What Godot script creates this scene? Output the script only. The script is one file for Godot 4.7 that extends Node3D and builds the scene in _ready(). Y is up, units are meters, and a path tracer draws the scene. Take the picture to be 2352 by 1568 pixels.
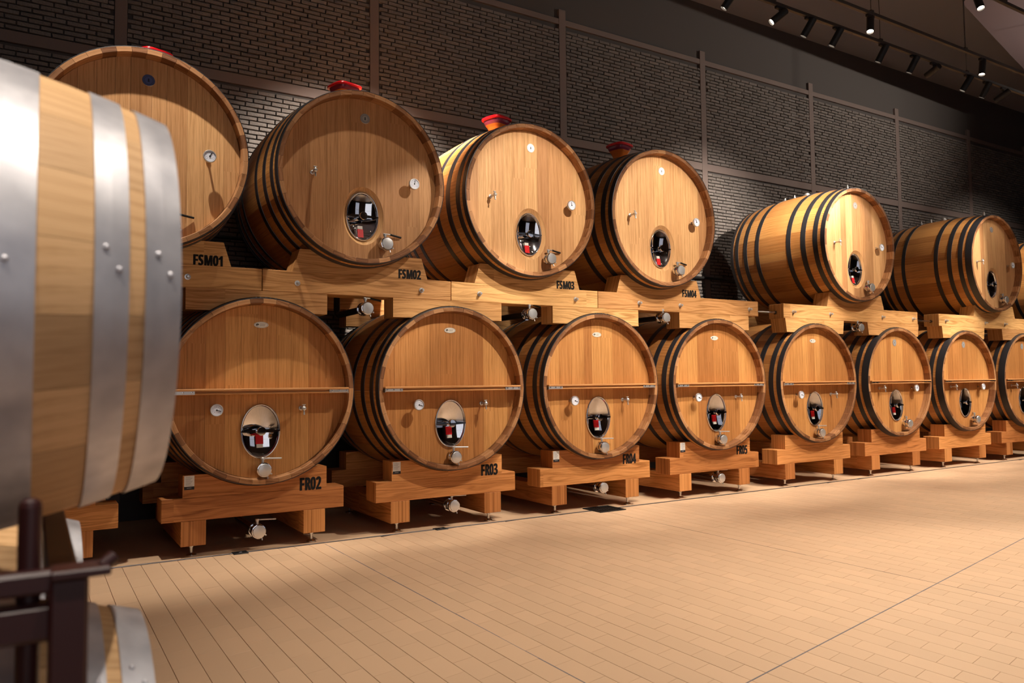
extends Node3D
# A wine cellar: two tiers of large oak casks along a dark brick wall, a tiled floor, track lamps, and small barrels on a steel rack close by.

const PITCH := 1.9724
const CASK_R := 0.86
const CASK_LEN := 1.80
const BULGE := 0.062
const RECESS := 0.10
const STAVES := 44
const WALL_Z := -2.5

var rng := RandomNumberGenerator.new()
var M := {}                 # materials by name
var names := {}
var grain := Vector3.UP     # direction of the wood grain while shapes are added
var uv_shift := Vector2.ZERO


func _ready() -> void:
	rng.seed = 20240611
	make_camera()
	make_world()
	make_lights()
	make_materials()
	make_room()
	make_floor()
	make_wall()
	make_casks()
	make_supports()
	make_vessels()
	make_rack()
	make_track_fittings()


# ---------------------------------------------------------------- camera, world, light

func make_camera() -> void:
	var cam := Camera3D.new()
	cam.name = "camera"
	var yaw := 0.5519
	var pitch := 0.0528
	var roll := -0.0107
	var f := Vector3(sin(yaw) * cos(pitch), sin(pitch), -cos(yaw) * cos(pitch))
	var side := Vector3(cos(yaw), 0, sin(yaw))
	var up := side.cross(f)
	var r := side * cos(roll) + up * sin(roll)
	var u := -side * sin(roll) + up * cos(roll)
	cam.transform = Transform3D(Basis(r, u, -f), Vector3(0, 1.51, 7.3))
	cam.fov = rad_to_deg(2.0 * atan(784.0 / 1786.0))
	cam.near = 0.05
	cam.far = 100.0
	var a := CameraAttributesPhysical.new()
	a.frustum_focal_length = 27.0
	a.frustum_focus_distance = 8.5
	a.frustum_near = 0.05
	a.exposure_aperture = 4.0
	cam.attributes = a
	# the physical attributes set the lens; keep the field of view of the photograph
	cam.fov = rad_to_deg(2.0 * atan(784.0 / 1786.0))
	add_child(cam)


func make_world() -> void:
	var we := WorldEnvironment.new()
	we.name = "world"
	var e := Environment.new()
	e.background_mode = Environment.BG_COLOR
	e.background_color = Color(0, 0, 0)
	e.tonemap_mode = Environment.TONE_MAPPER_LINEAR
	e.tonemap_exposure = 1.22
	e.sdfgi_enabled = true
	e.ssao_enabled = true
	e.ssil_enabled = true
	we.environment = e
	add_child(we)


# Every track lamp: [track, x along the track, target, energy, cone]. Its fitting is built with it in make_track_fittings().
const TRACKS := {"a": Vector2(5.2, 2.295), "b": Vector2(5.2, 2.65), "c": Vector2(7.2, 0.95), "d": Vector2(5.3, 7.0), "e": Vector2(5.36, 3.3), "f": Vector2(5.75, 0.52)}
var lamps := []
var warm := Color(1.0, 0.955, 0.895)

func make_lights() -> void:
	lamps = [
		["a", 4.70, Vector3(3.35, 3.0, 0.1), 5.5, 14.0, "out of view wall side lamp aimed at the cask of saddle FSM02"],
		["a", 5.55, Vector3(3.8, 1.3, 0), 15.5, 16.0, "out of view wall side lamp aimed at the cask on cradle FR03"],
		["a", 6.24, Vector3(1.95, 1.2, 0), 6.0, 12.0, "star bright spot lamp at the left end of the visible wall side track"],
		["a", 6.69, Vector3(5.6, 1.2, 0), 6.0, 21.0, "dark spot lamp second from the left on the wall side track"],
		["a", 7.14, Vector3(6.0, 0.9, 0), 6.0, 21.0, "dark spot lamp third from the left on the wall side track"],
		["a", 7.94, Vector3(7.3, 1.1, 0.1), 6.0, 21.0, "spot lamp with glowing rim between two dark ones, fourth on the wall side track"],
		["a", 8.53, Vector3(7.9, 0.9, 0), 6.0, 21.0, "dark tilted spot lamp fifth on the wall side track"],
		["a", 8.93, Vector3(10.1, 3.9, -2.5), 48.0, 23.0, "small spot lamp sixth from the left on the wall side track"],
		["a", 9.66, Vector3(8.6, 1.1, 0), 6.0, 21.0, "small spot lamp just below the bright lamp of the upper track"],
		["a", 10.09, Vector3(9.75, 1.2, 0), 6.0, 22.0, "dark spot lamp last but one on the wall side track"],
		["a", 10.50, Vector3(9.7, 3.2, -1.0), 11.0, 24.0, "star bright spot lamp lowest and furthest right on the wall side track"],
		["a", 12.0, Vector3(11.7, 1.2, 0), 6.0, 22.0, "out of view wall side lamp aimed at the first lower cask with broad hoop"],
		["a", 12.9, Vector3(12.6, 1.2, 0), 6.0, 22.0, "out of view wall side lamp aimed between the lower casks with broad hoops"],
		["a", 13.9, Vector3(13.1, 3.1, -1.0), 12.0, 26.0, "out of view wall side lamp aimed at the upper broad hooped side"],
		["a", 14.6, Vector3(13.8, 1.2, 0), 6.0, 22.0, "out of view wall side lamp aimed at the lower cask with untagged door"],
		["a", 16.0, Vector3(18.9, 3.5, -2.5), 26.0, 26.0, "out of view wall side lamp aimed at the far bricks"],
		["a", 16.6, Vector3(15.7, 1.2, 0), 8.0, 24.0, "out of view wall side lamp aimed at the lower cask cut by the picture edge"],
		["e", 4.85, Vector3(4.72, 3.5, 0.1), 14.5, 16.0, "out of view aisle lamp before the cask of saddle FSM03"],
		["e", 6.85, Vector3(6.69, 3.5, 0.1), 16.0, 16.0, "out of view aisle lamp before the cask of saddle FSM04"],
		["e", 10.0, Vector3(10.5, 3.5, 0.1), 11.5, 16.0, "out of view aisle lamp before the upper cask with whole side showing"],
		["e", 14.2, Vector3(14.5, 3.5, 0.1), 2.5, 16.0, "out of view aisle lamp before the upper cask with broad hoop"],
		["e", 6.1, Vector3(5.76, 1.3, 0), 18.0, 15.0, "out of view aisle lamp before the cradle lettered FR04"],
		["e", 7.0, Vector3(7.73, 1.3, 0), 18.0, 15.0, "out of view aisle lamp before the cradle lettered FR05"],
		["e", 7.98, Vector3(6.7, 0, 5.2), 6.0, 34.0, "bright lamp cut by the top edge at the upper right of the photo"],
		["e", 9.7, Vector3(9.75, 1.3, 0), 19.0, 15.0, "out of view aisle lamp before the cradle next to FR05"],
		["e", 11.75, Vector3(11.75, 1.3, 0), 20.0, 15.0, "out of view aisle lamp before the lower cask with red tag and broad hoop"],
		["e", 13.7, Vector3(13.77, 1.3, 0), 20.0, 15.0, "out of view aisle lamp before the lower cask with untagged door"],
		["e", 15.6, Vector3(15.77, 1.3, 0), 20.0, 15.0, "out of view aisle lamp before the last lower cask"],
		["b", 2.0, Vector3(1.9, 0, 3.1), 4.2, 40.0, "out of view aisle side lamp over the floor before the cradle FR02"],
		["b", 4.4, Vector3(4.0, 0, 3.0), 7.0, 40.0, "out of view aisle side lamp over the floor before the cradle FR04"],
		["b", 7.18, Vector3(5.4, 0, 3.6), 8.0, 38.0, "brightest spot lamp hanging from the upper track, the left one of two"],
		["b", 9.31, Vector3(8.0, 0, 2.8), 9.8, 38.0, "bright spot lamp hanging from the upper track, the right one of two"],
		["b", 12.0, Vector3(11.2, 0, 2.6), 11.5, 38.0, "out of view aisle side lamp over the floor before the broad hooped casks"],
		["b", 14.8, Vector3(14.0, 0, 2.0), 11.5, 38.0, "out of view aisle side lamp over the far end of the floor"],
		["c", 0.62, Vector3(0.80, 3.2, 0.0), 23.0, 20.0, "out of view lamp near the wall aimed at the cask of saddle FSM01"],
		["c", 2.55, Vector3(2.74, 3.2, 0.0), 7.0, 20.0, "out of view lamp near the wall over the cask of saddle FSM02"],
		["f", 3.9, Vector3(3.5, 3.3, -2.5), 56.0, 38.0, "out of view lamp near the wall washing the bricks between casks"],
		["d", -0.7, Vector3(-0.5, 0, 5.6), 9.0, 26.0, "out of view lamp placed to light the small barrels from above"],  # unseen lamps of this track, placed to light the near floor and barrels
		["d", 1.0, Vector3(0.0, 0.8, 5.85), 8.0, 15.0, "out of view lamp aimed at the lower barrels on the rack"],
		["d", 2.4, Vector3(2.6, 0, 5.6), 6.2, 36.0, "out of view lamp that lights the floor beside the rack"],
		["d", 6.0, Vector3(6.0, 0, 5.4), 8.2, 36.0, "out of view lamp that lights the floor at the long joint"],
		["d", 10.0, Vector3(9.5, 0, 5.0), 8.4, 36.0, "out of view lamp that lights the floor at the far right"],
	]


# ---------------------------------------------------------------- small helpers

func numbered(called: String) -> String:
	var n: int = names.get(called, 0)
	names[called] = n + 1
	return called if n == 0 else "%s_%03d" % [called, n]


func thing(called: String, label: String, category: String, at := Vector3.ZERO, group := "") -> Node3D:
	var o := Node3D.new()
	o.name = numbered(called)
	add_child(o)
	o.position = at
	o.set_meta("label", label)
	o.set_meta("category", category)
	if group:
		o.set_meta("group", group)
	return o


func mesh_of(st: SurfaceTool) -> ArrayMesh:
	st.generate_normals()
	return st.commit()


func put(called: String, mesh: Mesh, mat: Material, parent: Node = null, at := Transform3D()) -> MeshInstance3D:
	var o := MeshInstance3D.new()
	o.mesh = mesh
	if mat:
		o.material_override = mat
	o.transform = at
	if parent == null or parent == self:
		o.name = numbered(called)
		add_child(o, true)
	else:
		o.name = called
		parent.add_child(o, true)
	return o


func obj(called: String, st: SurfaceTool, mat: Material, parent: Node = null, at := Transform3D()) -> MeshInstance3D:
	return put(called, mesh_of(st), mat, parent, at)


func struct(called: String, st: SurfaceTool, mat: Material, parent: Node = null) -> MeshInstance3D:
	var o := obj(called, st, mat, parent)
	if parent == null:
		o.set_meta("kind", "structure")
	return o


func begin() -> SurfaceTool:
	var st := SurfaceTool.new()
	st.begin(Mesh.PRIMITIVE_TRIANGLES)
	st.set_smooth_group(-1)
	return st


func put_vertex(st: SurfaceTool, p: Vector3, n: Vector3) -> void:
	var v := p.dot(grain)
	var across := n.cross(grain)
	var u: float
	if across.length_squared() < 0.05:
		across = Vector3(1, 0, 0) if absf(grain.x) < 0.7 else Vector3(0, 0, 1)
		u = p.dot(across)
		v = p.dot(across.cross(grain)) * 0.12
	else:
		u = p.dot(across.normalized())
	st.set_uv(Vector2(u, v) + uv_shift)
	st.add_vertex(p)


func tri(st: SurfaceTool, a: Vector3, b: Vector3, c: Vector3) -> void:   # counter-clockwise from outside
	var n := (b - a).cross(c - a)
	if n.length_squared() < 1e-18:
		return
	n = n.normalized()
	put_vertex(st, a, n)
	put_vertex(st, c, n)
	put_vertex(st, b, n)


func quad(st: SurfaceTool, a: Vector3, b: Vector3, c: Vector3, d: Vector3) -> void:
	tri(st, a, b, c)
	tri(st, a, c, d)


# box with chamfered edges; c its centre, s its size, b the chamfer
func cbox(st: SurfaceTool, c: Vector3, s: Vector3, b := 0.004, bas := Basis()) -> void:
	var h := s * 0.5
	b = minf(b, minf(h.x, minf(h.y, h.z)) * 0.9)
	var p := func(x: int, y: int, z: int, ax: int) -> Vector3:
		var v := Vector3(x * h.x, y * h.y, z * h.z)
		var inset := Vector3(x * b, y * b, z * b)
		inset[ax] = 0.0
		return c + bas * (v - inset)
	for ax in 3:
		var a1 := (ax + 1) % 3
		var a2 := (ax + 2) % 3
		for sg in [-1, 1]:
			var q := []
			for k in [[-1, -1], [1, -1], [1, 1], [-1, 1]]:
				var t := [0, 0, 0]
				t[ax] = sg
				t[a1] = k[0]
				t[a2] = k[1]
				q.append(p.call(t[0], t[1], t[2], ax))
			if sg > 0:
				quad(st, q[0], q[1], q[2], q[3])
			else:
				quad(st, q[3], q[2], q[1], q[0])
	if b <= 0.0:
		return
	for ax in 3:   # edges along ax
		var a1 := (ax + 1) % 3
		var a2 := (ax + 2) % 3
		for s1 in [-1, 1]:
			for s2 in [-1, 1]:
				var t0 := [0, 0, 0]
				t0[ax] = -1
				t0[a1] = s1
				t0[a2] = s2
				var t1 := t0.duplicate()
				t1[ax] = 1
				var A: Vector3 = p.call(t0[0], t0[1], t0[2], a1)
				var B: Vector3 = p.call(t1[0], t1[1], t1[2], a1)
				var C: Vector3 = p.call(t1[0], t1[1], t1[2], a2)
				var D: Vector3 = p.call(t0[0], t0[1], t0[2], a2)
				if s1 * s2 < 0:
					quad(st, A, B, C, D)
				else:
					quad(st, D, C, B, A)
	for x in [-1, 1]:
		for y in [-1, 1]:
			for z in [-1, 1]:
				var A: Vector3 = p.call(x, y, z, 0)
				var B: Vector3 = p.call(x, y, z, 1)
				var C: Vector3 = p.call(x, y, z, 2)
				if x * y * z > 0:
					tri(st, A, B, C)
				else:
					tri(st, C, B, A)


# a flat outline in the XY plane, front face at z0, back face at z1 < z0
func prism(st: SurfaceTool, poly: PackedVector2Array, z0: float, z1: float, back := true, side := true) -> void:
	if Geometry2D.is_polygon_clockwise(poly):
		poly = poly.duplicate()
		poly.reverse()
	var idx := Geometry2D.triangulate_polygon(poly)
	for i in range(0, idx.size(), 3):
		var a := poly[idx[i]]
		var b := poly[idx[i + 1]]
		var c := poly[idx[i + 2]]
		if (b - a).cross(c - a) < 0:
			var t := b
			b = c
			c = t
		tri(st, Vector3(a.x, a.y, z0), Vector3(b.x, b.y, z0), Vector3(c.x, c.y, z0))
		if back:
			tri(st, Vector3(a.x, a.y, z1), Vector3(c.x, c.y, z1), Vector3(b.x, b.y, z1))
	if side:
		for i in poly.size():
			var a := poly[i]
			var b := poly[(i + 1) % poly.size()]
			quad(st, Vector3(a.x, a.y, z0), Vector3(a.x, a.y, z1), Vector3(b.x, b.y, z1), Vector3(b.x, b.y, z0))


# profile of (radius, height) turned about axis ax through c; smooth joins the rings
func lathe(st: SurfaceTool, prof: Array, c: Vector3, bas := Basis(), segs := 24, smooth := false, squash := 1.0) -> void:
	# the axis is bas.z; heights run along it, profile listed from the far end of the outline so that it turns outward
	for i in prof.size() - 1:
		if not smooth:
			st.set_smooth_group(100 + i)
		else:
			st.set_smooth_group(100)
		var r0: float = prof[i].x
		var h0: float = prof[i].y
		var r1: float = prof[i + 1].x
		var h1: float = prof[i + 1].y
		for k in segs:
			var a := TAU * k / segs
			var b := TAU * (k + 1) / segs
			var A := c + bas * Vector3(r0 * cos(a), r0 * sin(a) * squash, h0)
			var B := c + bas * Vector3(r0 * cos(b), r0 * sin(b) * squash, h0)
			var C := c + bas * Vector3(r1 * cos(b), r1 * sin(b) * squash, h1)
			var D := c + bas * Vector3(r1 * cos(a), r1 * sin(a) * squash, h1)
			quad(st, A, B, C, D)
	st.set_smooth_group(-1)


func tube(st: SurfaceTool, pts: Array, r: float, segs := 10, caps := true) -> void:
	st.set_smooth_group(50)
	var rings := []
	var ref := Vector3(0.13, 0.97, 0.21)
	for i in pts.size():
		var d: Vector3
		if i == 0:
			d = pts[1] - pts[0]
		elif i == pts.size() - 1:
			d = pts[i] - pts[i - 1]
		else:
			d = (pts[i + 1] - pts[i]).normalized() + (pts[i] - pts[i - 1]).normalized()
		d = d.normalized()
		if absf(d.dot(ref)) > 0.95:
			ref = Vector3(0.9, 0.1, 0.3)
		var x := ref.cross(d).normalized()
		var y := d.cross(x)
		ref = y
		var ring := []
		for k in segs:
			var a := TAU * k / segs
			ring.append(pts[i] + (x * cos(a) + y * sin(a)) * r)
		rings.append(ring)
	for i in rings.size() - 1:
		for k in segs:
			var k2 := (k + 1) % segs
			quad(st, rings[i][k], rings[i][k2], rings[i + 1][k2], rings[i + 1][k])
	st.set_smooth_group(-1)
	if caps:
		for k in segs:
			var k2 := (k + 1) % segs
			tri(st, pts[0], rings[0][k2], rings[0][k])
			var n := rings.size() - 1
			tri(st, pts[n], rings[n][k], rings[n][k2])


func axis_to(d: Vector3) -> Basis:      # a basis whose z runs along d
	d = d.normalized()
	var x := Vector3.UP.cross(d)
	if x.length() < 0.01:
		x = Vector3.RIGHT
	x = x.normalized()
	return Basis(x, d.cross(x), d)


# ---------------------------------------------------------------- materials

func plain(c: Color, rough := 0.6, metal := 0.0, spec := 0.4) -> StandardMaterial3D:
	var m := StandardMaterial3D.new()
	m.albedo_color = c
	m.roughness = rough
	m.metallic = metal
	m.metallic_specular = spec
	return m


func noise(sd: int, freq: float, oct := 3) -> FastNoiseLite:
	var n := FastNoiseLite.new()
	n.seed = sd
	n.noise_type = FastNoiseLite.TYPE_SIMPLEX_SMOOTH
	n.frequency = freq
	n.fractal_octaves = oct
	return n


func oak_picture(sd: int, w: int, h: int, wave: float, deep: float) -> ImageTexture:
	var im := Image.create_empty(w, h, false, Image.FORMAT_RGB8)
	var a := noise(sd, 1.0, 3)
	var b := noise(sd + 7, 1.0, 2)
	var c := noise(sd + 13, 1.0, 2)
	for y in h:
		for x in w:
			var u := float(x) / w
			var v := float(y) / h
			var bend := b.get_noise_2d(u * 5.0, v * 3.0) * wave
			var broad := a.get_noise_2d((u + bend) * 26.0, v * 1.6)
			var fine := c.get_noise_2d((u + bend * 0.3) * 190.0, v * 9.0)
			var t := clampf(0.5 + broad * 0.55 + fine * 0.38, 0.0, 1.0)
			var k := lerpf(1.0, deep, t * t)
			im.set_pixel(x, y, Color(k, pow(k, 1.25), pow(k, 1.7)))
	return ImageTexture.create_from_image(im)


var oak_fine: ImageTexture
var oak_wild: ImageTexture
var oak_soft: ImageTexture

func wood(tint: Color, tex: ImageTexture, shift: Vector2, rough := 0.5, sc := Vector2(1.6, 0.55)) -> StandardMaterial3D:
	var m := plain(tint, rough, 0.0, 0.35)
	m.albedo_texture = tex
	m.uv1_scale = Vector3(sc.x, sc.y, 1)
	m.uv1_offset = Vector3(shift.x, shift.y, 0)
	return m


func make_materials() -> void:
	oak_fine = oak_picture(3, 512, 512, 0.012, 0.80)
	oak_wild = oak_picture(31, 512, 512, 0.07, 0.66)
	oak_soft = oak_picture(57, 512, 512, 0.05, 0.84)
	var heads := []
	var heads_low := []
	var staves := []
	var rims := []
	var beams := []
	var cradles := []
	for i in 7:
		var k := [1.0, 0.93, 1.05, 0.88, 0.97, 1.02, 0.91][i] as float
		var red := [0.0, 0.02, -0.01, 0.03, 0.01, -0.01, 0.02][i] as float
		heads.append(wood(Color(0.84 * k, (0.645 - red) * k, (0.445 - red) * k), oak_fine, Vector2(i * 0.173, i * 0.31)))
		heads_low.append(wood(Color(0.80 * k, (0.57 - red) * k, (0.335 - red) * k), oak_fine, Vector2(i * 0.137, i * 0.23)))  # deeper than the upper heads: warm floor bounce put into the wood colour
		staves.append(wood(Color(0.81 * k, (0.575 - red) * k, (0.335 - red) * k), oak_fine, Vector2(i * 0.21, i * 0.17), 0.42))
		rims.append(wood(Color(0.68 * k * k, (0.49 - red) * k * k, (0.335 - red) * k * k), oak_wild, Vector2(i * 0.33, i * 0.11), 0.6))
		beams.append(wood(Color(0.86 * k, (0.66 - red) * k, (0.43 - red) * k), oak_wild, Vector2(i * 0.27, i * 0.37), 0.6, Vector2(1.3, 0.32)))
		cradles.append(wood(Color(0.82 * k, (0.56 - red) * k, (0.33 - red) * k), oak_wild, Vector2(i * 0.19, i * 0.41), 0.55, Vector2(1.3, 0.32)))
	M.heads = heads
	M.heads_low = heads_low
	M.staves = staves
	M.rims = rims
	M.beams = beams
	M.cradles = cradles
	M.batten = wood(Color(0.84, 0.61, 0.39), oak_fine, Vector2(0.4, 0.2), 0.5)
	M.hoop = plain(Color(0.17, 0.165, 0.175), 0.42, 0.0, 0.5)
	M.chrome = plain(Color(0.86, 0.86, 0.87), 0.07, 1.0)
	M.dish = plain(Color(0.84, 0.84, 0.85), 0.05, 1.0)
	M.steel = plain(Color(0.80, 0.79, 0.78), 0.2, 1.0)
	M.satin = plain(Color(0.82, 0.81, 0.80), 0.33, 0.72)
	M.black = plain(Color(0.07, 0.07, 0.075), 0.5)
	M.pipe = plain(Color(0.16, 0.155, 0.155), 0.4, 0.3)
	M.ink = plain(Color(0.06, 0.05, 0.05), 0.8)
	M.red = plain(Color(0.78, 0.07, 0.09), 0.45)
	M.white = plain(Color(0.92, 0.91, 0.88), 0.6)
	M.grey_paper = plain(Color(0.80, 0.78, 0.74), 0.6)
	M.dial = dial_material()
	M.card = card_material()
	M.oval = plate_material(true, Color(0.86, 0.83, 0.78))
	M.round_white = plate_material(false, Color(0.95, 0.95, 0.95))
	M.round_grey = plate_material(false, Color(0.62, 0.61, 0.60))
	M.round_blue = plate_material(false, Color(0.30, 0.34, 0.52))  # cool light on this plate is put into its colour
	# galvanised hoops
	var g := plain(Color(0.84, 0.83, 0.84), 0.42, 0.55)
	var gt := NoiseTexture2D.new()
	gt.width = 256
	gt.height = 256
	gt.seamless = true
	gt.noise = noise(5, 0.012, 4)
	var ramp := Gradient.new()
	ramp.set_color(0, Color(0.72, 0.72, 0.74))
	ramp.set_color(1, Color(1, 1, 1))
	gt.color_ramp = ramp
	g.albedo_texture = gt
	g.uv1_triplanar = true
	g.uv1_scale = Vector3(3, 3, 3)
	M.galvanised = g
	M.rack = plain(Color(0.195, 0.088, 0.088), 0.38, 0.0, 0.4)
	var bw := []
	for i in 5:
		var k := [1.0, 0.93, 1.04, 0.96, 0.9][i] as float
		bw.append(wood(Color(0.86 * k, 0.69 * k, 0.50 * k), oak_soft, Vector2(i * 0.23, i * 0.19), 0.6, Vector2(1.6, 0.8)))
	M.barrique = bw
	# floor
	var tiles := []
	for i in 4:
		var k := [1.0, 0.985, 1.012, 0.993][i] as float
		var m := plain(Color(0.83 * k, 0.69 * k, 0.555 * k), 0.5, 0.0, 0.4)
		tiles.append(m)
	M.tiles = tiles
	M.grout = plain(Color(0.60, 0.46, 0.34), 0.8)
	M.joint = plain(Color(0.42, 0.40, 0.42), 0.6)
	M.joint_dark = plain(Color(0.40, 0.30, 0.23), 0.7)
	M.channel = plain(Color(0.34, 0.32, 0.33), 0.35, 0.6)
	M.grate = plain(Color(0.16, 0.15, 0.15), 0.4, 0.5)
	# walls
	var bricks := []
	for i in 5:
		var k := [1.0, 0.96, 1.03, 0.98, 0.94][i] as float
		var m := plain(Color(0.44 * k, 0.41 * k, 0.392 * k), 0.85, 0.0, 0.3)
		var nt := NoiseTexture2D.new()
		nt.width = 128
		nt.height = 128
		nt.seamless = true
		nt.noise = noise(60 + i, 0.05, 4)
		m.heightmap_enabled = true
		m.heightmap_texture = nt
		m.heightmap_scale = 0.5
		m.uv1_triplanar = true
		m.uv1_world_triplanar = true
		m.uv1_scale = Vector3(4, 4, 4)
		bricks.append(m)
	M.bricks = bricks
	M.mortar = plain(Color(0.30, 0.28, 0.272), 0.9)
	M.band = plain(Color(0.435, 0.38, 0.36), 0.75)
	M.wall_dark = plain(Color(0.27, 0.245, 0.235), 0.85)
	M.ceiling = plain(Color(0.55, 0.54, 0.565), 0.9)
	M.soffit = plain(Color(0.42, 0.36, 0.37), 0.9)
	M.track = plain(Color(0.20, 0.185, 0.18), 0.45)
	M.lamp = plain(Color(0.075, 0.075, 0.08), 0.5)
	var lens := plain(Color(1, 1, 1), 0.4)
	lens.emission_enabled = true
	lens.emission = Color(1.0, 0.92, 0.82)
	lens.emission_energy_multiplier = 14.0
	M.lens = lens
	var bay_glow := plain(Color(0.8, 0.85, 0.95), 0.3)
	bay_glow.emission_enabled = true
	bay_glow.emission = Color(0.62, 0.78, 1.0)
	bay_glow.emission_energy_multiplier = 0.16
	M.unseen_bay_light = bay_glow  # glow of the unseen bays, the second one added for fill
	var amber := plain(Color(0.95, 0.50, 0.14, 0.35), 0.15)
	amber.transparency = BaseMaterial3D.TRANSPARENCY_ALPHA
	amber.backlight_enabled = true
	amber.backlight = Color(0.7, 0.4, 0.2)
	amber = plain(Color(0.86, 0.47, 0.18), 0.25)
	amber.backlight_enabled = true
	amber.backlight = Color(0.5, 0.3, 0.15)
	M.amber = amber
	var purple := plain(Color(0.50, 0.20, 0.28), 0.12)
	purple.backlight_enabled = true
	purple.backlight = Color(0.4, 0.2, 0.25)
	M.purple = purple
	M.lid_red = plain(Color(0.84, 0.09, 0.13), 0.3)


func paint(w: int, h: int, base: Color) -> Image:
	var im := Image.create_empty(w, h, false, Image.FORMAT_RGB8)
	im.fill(base)
	return im


func pictured(im: Image, rough := 0.4) -> StandardMaterial3D:
	var m := plain(Color.WHITE, rough)
	m.albedo_texture = ImageTexture.create_from_image(im)
	m.texture_repeat = false
	return m


func dial_material() -> StandardMaterial3D:      # ticks and figures round a thermometer's face
	var im := paint(128, 128, Color(0.90, 0.91, 0.95))
	for i in 41:
		var a := deg_to_rad(135.0 + 270.0 * i / 40.0)
		var r0 := 44.0 if i % 5 == 0 else 50.0
		for k in 40:
			var r := lerpf(r0, 57.0, k / 39.0)
			im.set_pixel(int(64 + cos(a) * r), int(64 + sin(a) * r), Color(0.15, 0.2, 0.45))
		if i % 5 == 0:
			im.fill_rect(Rect2i(int(64 + cos(a) * 36) - 3, int(64 + sin(a) * 36) - 2, 6, 5), Color(0.2, 0.25, 0.5))
	return pictured(im, 0.3)


func card_material() -> StandardMaterial3D:      # a printed card: lines of small print above a dark foot
	var im := paint(64, 96, Color(0.90, 0.89, 0.87))
	for i in 9:
		im.fill_rect(Rect2i(8, 8 + i * 7, 30 + (i * 13) % 18, 2), Color(0.55, 0.55, 0.58))
	im.fill_rect(Rect2i(0, 74, 64, 22), Color(0.16, 0.15, 0.17))
	im.fill_rect(Rect2i(16, 82, 30, 4), Color(0.6, 0.6, 0.6))
	return pictured(im, 0.5)


func plate_material(oval: bool, base: Color) -> StandardMaterial3D:
	var im := paint(128, 128, base)
	var d := base * 0.35
	d.a = 1.0
	for y in 128:
		for x in 128:
			var u := (x - 63.5) / 64.0
			var v := (y - 63.5) / 64.0
			var r := sqrt(u * u + v * v)
			if r > 0.86 and r < 0.92:
				im.set_pixel(x, y, base * 0.7)
			if oval:
				if (u + 0.52) * (u + 0.52) * 16.0 + v * v * 4.5 < 0.75 and not (u > -0.55 and v > 0.1 and v < 0.3):
					im.set_pixel(x, y, d)
				for k in 3:
					if u > -0.22 and u < 0.62 - 0.08 * k and absf(v - (-0.3 + 0.3 * k)) < 0.07 and (x / 4) % 3 != 0:
						im.set_pixel(x, y, base * 0.55)
			else:
				var w := 0.16 * (0.55 + 0.6 * (v + 0.28))
				if absf(u) < w and v > -0.32 and v < 0.26:
					im.set_pixel(x, y, d)
				elif r > 0.62 and r < 0.76 and int(atan2(v, u) * 12.0 + 40.0) % 2 == 0 and base.v < 0.9:
					im.set_pixel(x, y, base * 0.6)
	return pictured(im, 0.35)


# ---------------------------------------------------------------- the room

func make_room() -> void:
	var st := begin()
	cbox(st, Vector3(9.5, -0.14, 4.7), Vector3(34, 0.26, 15.4), 0)
	var fl := struct("floor", st, M.grout)
	st = begin()
	cbox(st, Vector3(9.5, 4.1, WALL_Z - 0.19), Vector3(34, 8.6, 0.3), 0)
	struct("wall_back", st, M.mortar)
	st = begin()
	cbox(st, Vector3(-7.4, 4.1, 4.7), Vector3(0.3, 8.6, 15.4), 0)
	struct("wall_left", st, M.wall_dark)
	st = begin()
	cbox(st, Vector3(26.4, 4.1, 4.7), Vector3(0.3, 8.6, 15.4), 0)
	struct("wall_right", st, M.wall_dark)
	st = begin()
	cbox(st, Vector3(9.5, 4.1, 12.3), Vector3(34, 8.6, 0.3), 0)
	struct("wall_front", st, M.wall_dark)
	# an unseen glazed bay that lights the casks; the second is added fill
	for wx in [0.5, 11.5]:
		var win := thing("unseen_window_%d" % (1 if wx < 5 else 2), "unseen tall glazed bay behind the camera that lights the casks" if wx < 5 else "added unseen glazed bay behind the camera, fill for the far right wall", "unseen_window", Vector3(wx, 0, 12.15))
		win.set_meta("kind", "structure")
		st = begin()
		cbox(st, Vector3(0, 3.2, 0), Vector3(5.0, 5.2, 0.02), 0)
		obj("pane", st, M.unseen_bay_light, win)
		for i in 6:
			st = begin()
			cbox(st, Vector3(-2.5 + i, 3.2, -0.03), Vector3(0.07, 5.3, 0.08), 0.004)
			obj("mullion", st, M.black, win)
		for y in [0.57, 3.2, 5.83]:
			st = begin()
			cbox(st, Vector3(0, y, -0.03), Vector3(5.07, 0.07, 0.07), 0.004)
			obj("transom", st, M.black, win)
		var al := AreaLight3D.new()
		al.name = "unseen_bay_light"
		al.area_size = Vector2(5.0, 5.2)
		al.light_color = Color(1.0, 0.98, 0.97)
		al.light_energy = 5.5 if wx < 5 else 1.8
		al.area_range = 40.0
		al.shadow_enabled = true
		al.position = Vector3(0, 3.2, -0.1)
		win.add_child(al, true)
	st = begin()
	cbox(st, Vector3(9.5, 8.45, 4.7), Vector3(34, 0.3, 15.4), 0)
	struct("ceiling", st, M.ceiling)


const SKEW := -0.207
const TILE_W := 0.144
const TILE_L := 0.285

func joint_z(x: float) -> float:
	return 4.525 + SKEW * (x - 3.064)


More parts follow.
